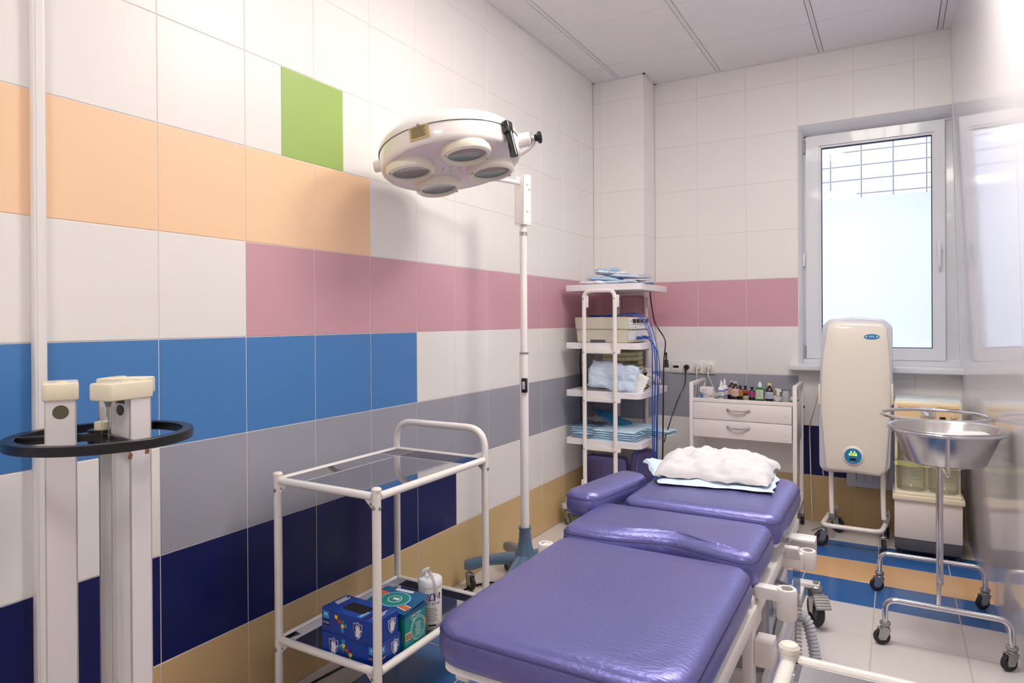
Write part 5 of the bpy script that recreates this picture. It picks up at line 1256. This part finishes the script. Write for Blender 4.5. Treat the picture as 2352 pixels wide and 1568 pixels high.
for k, jx in enumerate((1.832, 1.976)):
    jy = 2.935; j = part('jar', MB().lathe([(0, .004), (.058, 0), (.064, .008), (.0665, .02), (.0665, .145), (.060, .172), (.036, .196), (.022, .205), (.021, .232), (.026, .236)], (jx, jy, .335), seg=40), jarglass, pu, 'clear glass suction jar')
    part('jar_inner', MB().lathe([(.026, .236), (.018, .232), (.019, .205), (.034, .193), (.0575, .17), (.0635, .145), (.0635, .02), (.056, .009), (0, .012)], (jx, jy, .335), seg=40), jarglass, j)
    part('stopper', MB().lathe([(0, .225), (.017, .225), (.019, .238), (.028, .242), (.028, .256), (0, .258)], (jx, jy, .335), seg=24), mat('dark olive stopper', (74, 72, 62), .6), j)
    part('suction_pipe', MB().cyl((jx, jy, .41), (jx, jy, .60), .0035, 10), glassmat('jar glass', (253, 254, 253), 2.0, .03), j)
    part('level_marks', MB().box(jx+.02, jx+.0205, jy-.0672, jy-.0668, .36, .36).tube([(jx+.0672*math.cos(a), jy+.0672*math.sin(a), .40) for a in [-.9-.1*i for i in range(8)]], .0006, 4).tube([(jx+.0672*math.cos(a), jy+.0672*math.sin(a), .42) for a in [-.9-.1*i for i in range(8)]], .0006, 4).tube([(jx+.0672*math.cos(a), jy+.0672*math.sin(a), .44) for a in [-.9-.1*i for i in range(8)]], .0006, 4), ink_grey, j)
    bnd = MB(); lo = []; hi = []
    for i in range(33):
        a = math.pi+math.pi*i/32; lo.append(bnd.b.verts.new((jx+.0685*math.cos(a), jy+.0685*math.sin(a), .462))); hi.append(bnd.b.verts.new((jx+.0685*math.cos(a), jy+.0685*math.sin(a), .488)))
    for i in range(32): bnd.b.faces.new((lo[i], lo[i+1], hi[i+1], hi[i]))
    part('retaining_band', bnd, filmmat('olive band', (206, 208, 140), .75, .5, .05), pu)
    for s in (-1, 1): part('band_clip', MB().cyl((jx+s*.064, jy-.022, .470), (jx+s*.064, jy-.032, .470), .011, 16), clipm, pu)
for x in (PX0+.02, PX1-.02):
    for y in (PY0+.03, PY1-.03):
        part('wheel', MB().lathe([(0, -.010), (.016, -.010), (.0175, -.006), (.0175, .006), (.016, .010), (0, .010)], (x, y, .0175), (1, 0, 0), 20), rubber, pu)

# ------------------------------------------------------------------ twin bowl stand
bs = empty('bowl_stand', (1.915, 2.03, 0), 'chrome twin-ring bowl stand on four wheels by the right wall', 'stand')
def circle_path(cx, cy_, z, r, n=48): return [(cx+r*math.cos(2*math.pi*k/n), cy_+r*math.sin(2*math.pi*k/n), z) for k in range(n)]
for (y, xa, xb) in ((2.305, 1.700, 2.088), (1.755, 1.728, 2.112)):
    part('base_arch', MB().tube(fillet([(xa, y, .085), (xa, y, .172), (xb, y, .172), (xb, y, .085)], .055, 9), .0105, 16), chrome, bs)
    for x, yaw in ((xa, R(200)), (xb, R(215))):
        part('ferrule', MB().lathe([(.012, 0), (.0175, .002), (.019, .008), (.0175, .014), (.012, .016)], (x, y, .072), seg=20), zinc, bs)
        caster(bs, x, y, .029, .086, yaw, w_=.017, collar=.016)
part('crossbar', MB().box(-.0075, .0075, -.276, .276, -.006, .006, .002, M=Matrix.Translation((1.912, 2.03, .166)) @ Matrix.Rotation(R(-3), 4, 'Z')), steel, bs)
part('stem', MB().cyl((1.915, 2.03, .165), (1.915, 2.03, .668), .0125, 20), chrome, bs)
part('ring', MB().tube(circle_path(1.905, 2.235, .812, .196), .0075, 12, closed=True), chrome, bs, 'empty rear bowl ring')
part('ring', MB().tube(circle_path(1.925, 1.83, .812, .183), .0075, 12, closed=True), chrome, bs, 'front ring holding the bowl')
part('ring_bracket', MB().tube(fillet([(1.922, 1.655, .812), (1.922, 1.655, .668), (1.915, 2.03, .652), (1.905, 2.42, .66), (1.900, 2.43, .812)], .03, 7), .0065, 12), chrome, bs)
bw = empty('steel_bowl', (1.925, 1.83, .69), 'deep flared stainless steel bowl sitting in the front ring', 'bowl')
prof = [(0, .0), (.118, .0), (.127, .006), (.172, .118), (.186, .126), (.1895, .131), (.186, .134), (.176, .131), (.1695, .120), (.124, .009), (.116, .0035), (0, .0035)]
part('bowl_body', MB().lathe(prof, (1.925, 1.83, .690), seg=64), steel, bw)
single('folded_cloth', MB().puff(2.00, 1.86, .790, .13, .12, .010, R(14), 90, .006, 9, 5, .4, 14, .2, .01, (.05, 0)), paper, (1.965, 1.87, .8), 'white folded sheet lying inside the steel bowl', 'cloth', sharp=70)

# ------------------------------------------------------------------ germicidal lamp column at the left
RC = Vector((.268, -.295, 0))
uv = empty('germicidal_lamp', RC, 'upright germicidal lamp of three white channels with a black guard ring', 'lamp')
alum = mat('white aluminium channel', (236, 232, 234), .35, .1, var=.03); tubeglass = glassmat('lamp tube glass', (248, 249, 247), 1.6, .03)
wornm = mat('rust spot', (140, 95, 70), .8)
fz = math.atan2(RC.y-CAM.y, RC.x-CAM.x)          # heading away from the camera
ZR = .990; GC = Vector((.288, -.305, 0))
gring = MB(); n = 72; rings = []
for (r_, z_) in ((.176, ZR-.019), (.176, ZR-.001), (.175, ZR), (.155, ZR), (.154, ZR-.001), (.154, ZR-.019)):
    rings.append([gring.b.verts.new((GC.x+r_*math.cos(2*math.pi*k/n), GC.y+r_*math.sin(2*math.pi*k/n), z_)) for k in range(n)])
for i in range(6):
    A, B = rings[i], rings[(i+1) % 6]
    for k in range(n): gring.b.faces.new((A[k], A[(k+1) % n], B[(k+1) % n], B[k]))
gr = part('guard_ring', gring, mat('black guard plastic', (20, 19, 21), .3), uv, 'glossy black guard ring')
for k in range(3):
    a = fz + R([-41, -161, 79][k]); d = Vector((math.cos(a), math.sin(a), 0))
    part('spoke', MB().box(0, .158, -.005, .005, -.018, -.001, .001, M=Matrix.Translation((GC.x, GC.y, ZR)) @ Matrix.Rotation(a, 4, 'Z')), MATS['black guard plastic'], gr)
part('hub_disc', MB().cyl((RC.x, RC.y, ZR-.03), (RC.x, RC.y, ZR+.004), .028, 24), MATS['black guard plastic'], uv)
part('hub_pin', MB().cyl((RC.x, RC.y, ZR+.004), (RC.x, RC.y, ZR+.02), .016, 18), cream, uv)
for k, (angd, name_) in enumerate(((87, 'left'), (-147, 'front'), (-33, 'back'))):
    a = fz+R(angd+5); rad_ = Vector((math.cos(a), math.sin(a), 0)); tan_ = Vector((math.sin(a), -math.cos(a), 0))    # tangential, clockwise from above
    cc_ = RC + rad_*.075
    F_ = Matrix((rad_, tan_, Vector((0, 0, 1)))).transposed().to_4x4(); F_.translation = cc_
    zb, zt = .06, 1.070
    # folded channel: x radial, y tangential (tube side)
    ch = MB(); wd = .028
    ch.box(-wd, wd, -.034, -.031, zb, zt, M=F_)
    ch.box(wd-.003, wd, -.034, .018, zb, zt, M=F_); ch.box(-wd, -wd+.003, -.034, .018, zb, zt, M=F_)
    hz0 = 1.055
    ch.box(-wd, wd, .015, .018, zb, 1.026, M=F_); ch.box(-wd, -.0125, .015, .018, 1.026, zt, M=F_); ch.box(.0125, wd, .015, .018, 1.026, zt, M=F_)
    c1 = part('channel', ch, alum, uv, smooth=False)
    hole = [(-.0125, -.0125), (.0125, -.0125)]
    # ring insert round the tube hole
    b = MB(); N_ = 20
    for (q0, q1) in ((0, N_),):
        inn = [b.b.verts.new(F_ @ Vector((.0115*math.cos(2*math.pi*i/N_), .0182, 1.040+.0115*math.sin(2*math.pi*i/N_)))) for i in range(N_)]
        out_ = []
        for i in range(N_):
            an = 2*math.pi*i/N_; cx_, sx_ = math.cos(an), math.sin(an); sc_ = 1/max(abs(cx_), abs(sx_)); out_.append(b.b.verts.new(F_ @ Vector((.0135*cx_*sc_, .0182, 1.040+.0145*sx_*sc_))))
        for i in range(N_): b.b.faces.new((inn[i], inn[(i+1) % N_], out_[(i+1) % N_], out_[i]))
    part('hole_plate', b, alum, c1, smooth=False)
    if name_ == 'front':
        for (yy, zz, k_) in ((.022, .958, .005), (.014, .957, .003), (.018, .944, .0055), (-.024, .960, .004), (-.023, .948, .006)):
            blob = [(k_*(1+.35*math.sin(3*q_+zz*90))*math.cos(q_*.7), k_*1.3*(1+.3*math.cos(2.3*q_))*math.sin(q_*.7)) for q_ in range(9)]
            decal('rust_chip', blob, F_ @ Vector((wd+.0002, yy, zz)), F_.to_3x3() @ Vector((0, 1, 0)), (0, 0, 1), wornm, c1)
    # round bore drawn as a dark disc on the outer back of the channel
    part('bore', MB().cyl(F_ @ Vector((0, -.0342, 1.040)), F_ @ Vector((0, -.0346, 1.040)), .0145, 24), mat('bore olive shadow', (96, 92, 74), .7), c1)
    part('lamp_tube', MB().lathe([(.0128, 0), (.0128, .92)], F_ @ Vector((0, .046, .13)), (0, 0, 1), 24), tubeglass, uv, 'clear glass lamp tube')
    part('electrode', MB().cyl(F_ @ Vector((0, .046, 1.03)), F_ @ Vector((0, .046, 1.062)), .003, 8).cyl(F_ @ Vector((0, .046, 1.05)), F_ @ Vector((0, .046, 1.066)), .004, 10, .009).box(-.0008, .0008, -.0008, .0008, .985, 1.03, M=F_ @ Matrix.Translation((.002, .046, 0))), zinc, uv)
    cp2 = part('end_cap', MB().prism(roundpoly(rect(-.032, .032, -.040, .066), .010, 5), 1.064, 1.100, M=F_, bev=.004), cream, uv, 'ivory end cap')
    part('cap_boss', MB().cyl(F_ @ Vector((0, 0, 1.099)), F_ @ Vector((0, 0, 1.103)), .012, 20), cream, cp2)
    part('lower_cap', MB().prism(roundpoly(rect(-.032, .032, -.040, .066), .010, 5), .05, .13, M=F_, bev=.004), cream, uv)
part('base_box', MB().cyl((RC.x, RC.y, .045), (RC.x, RC.y, .075), .17, 40), white_metal, uv)
for k in range(4):
    a = R(45+90*k); caster(uv, RC.x+.13*math.cos(a), RC.y+.13*math.sin(a), .02, .05, a, w_=.014)
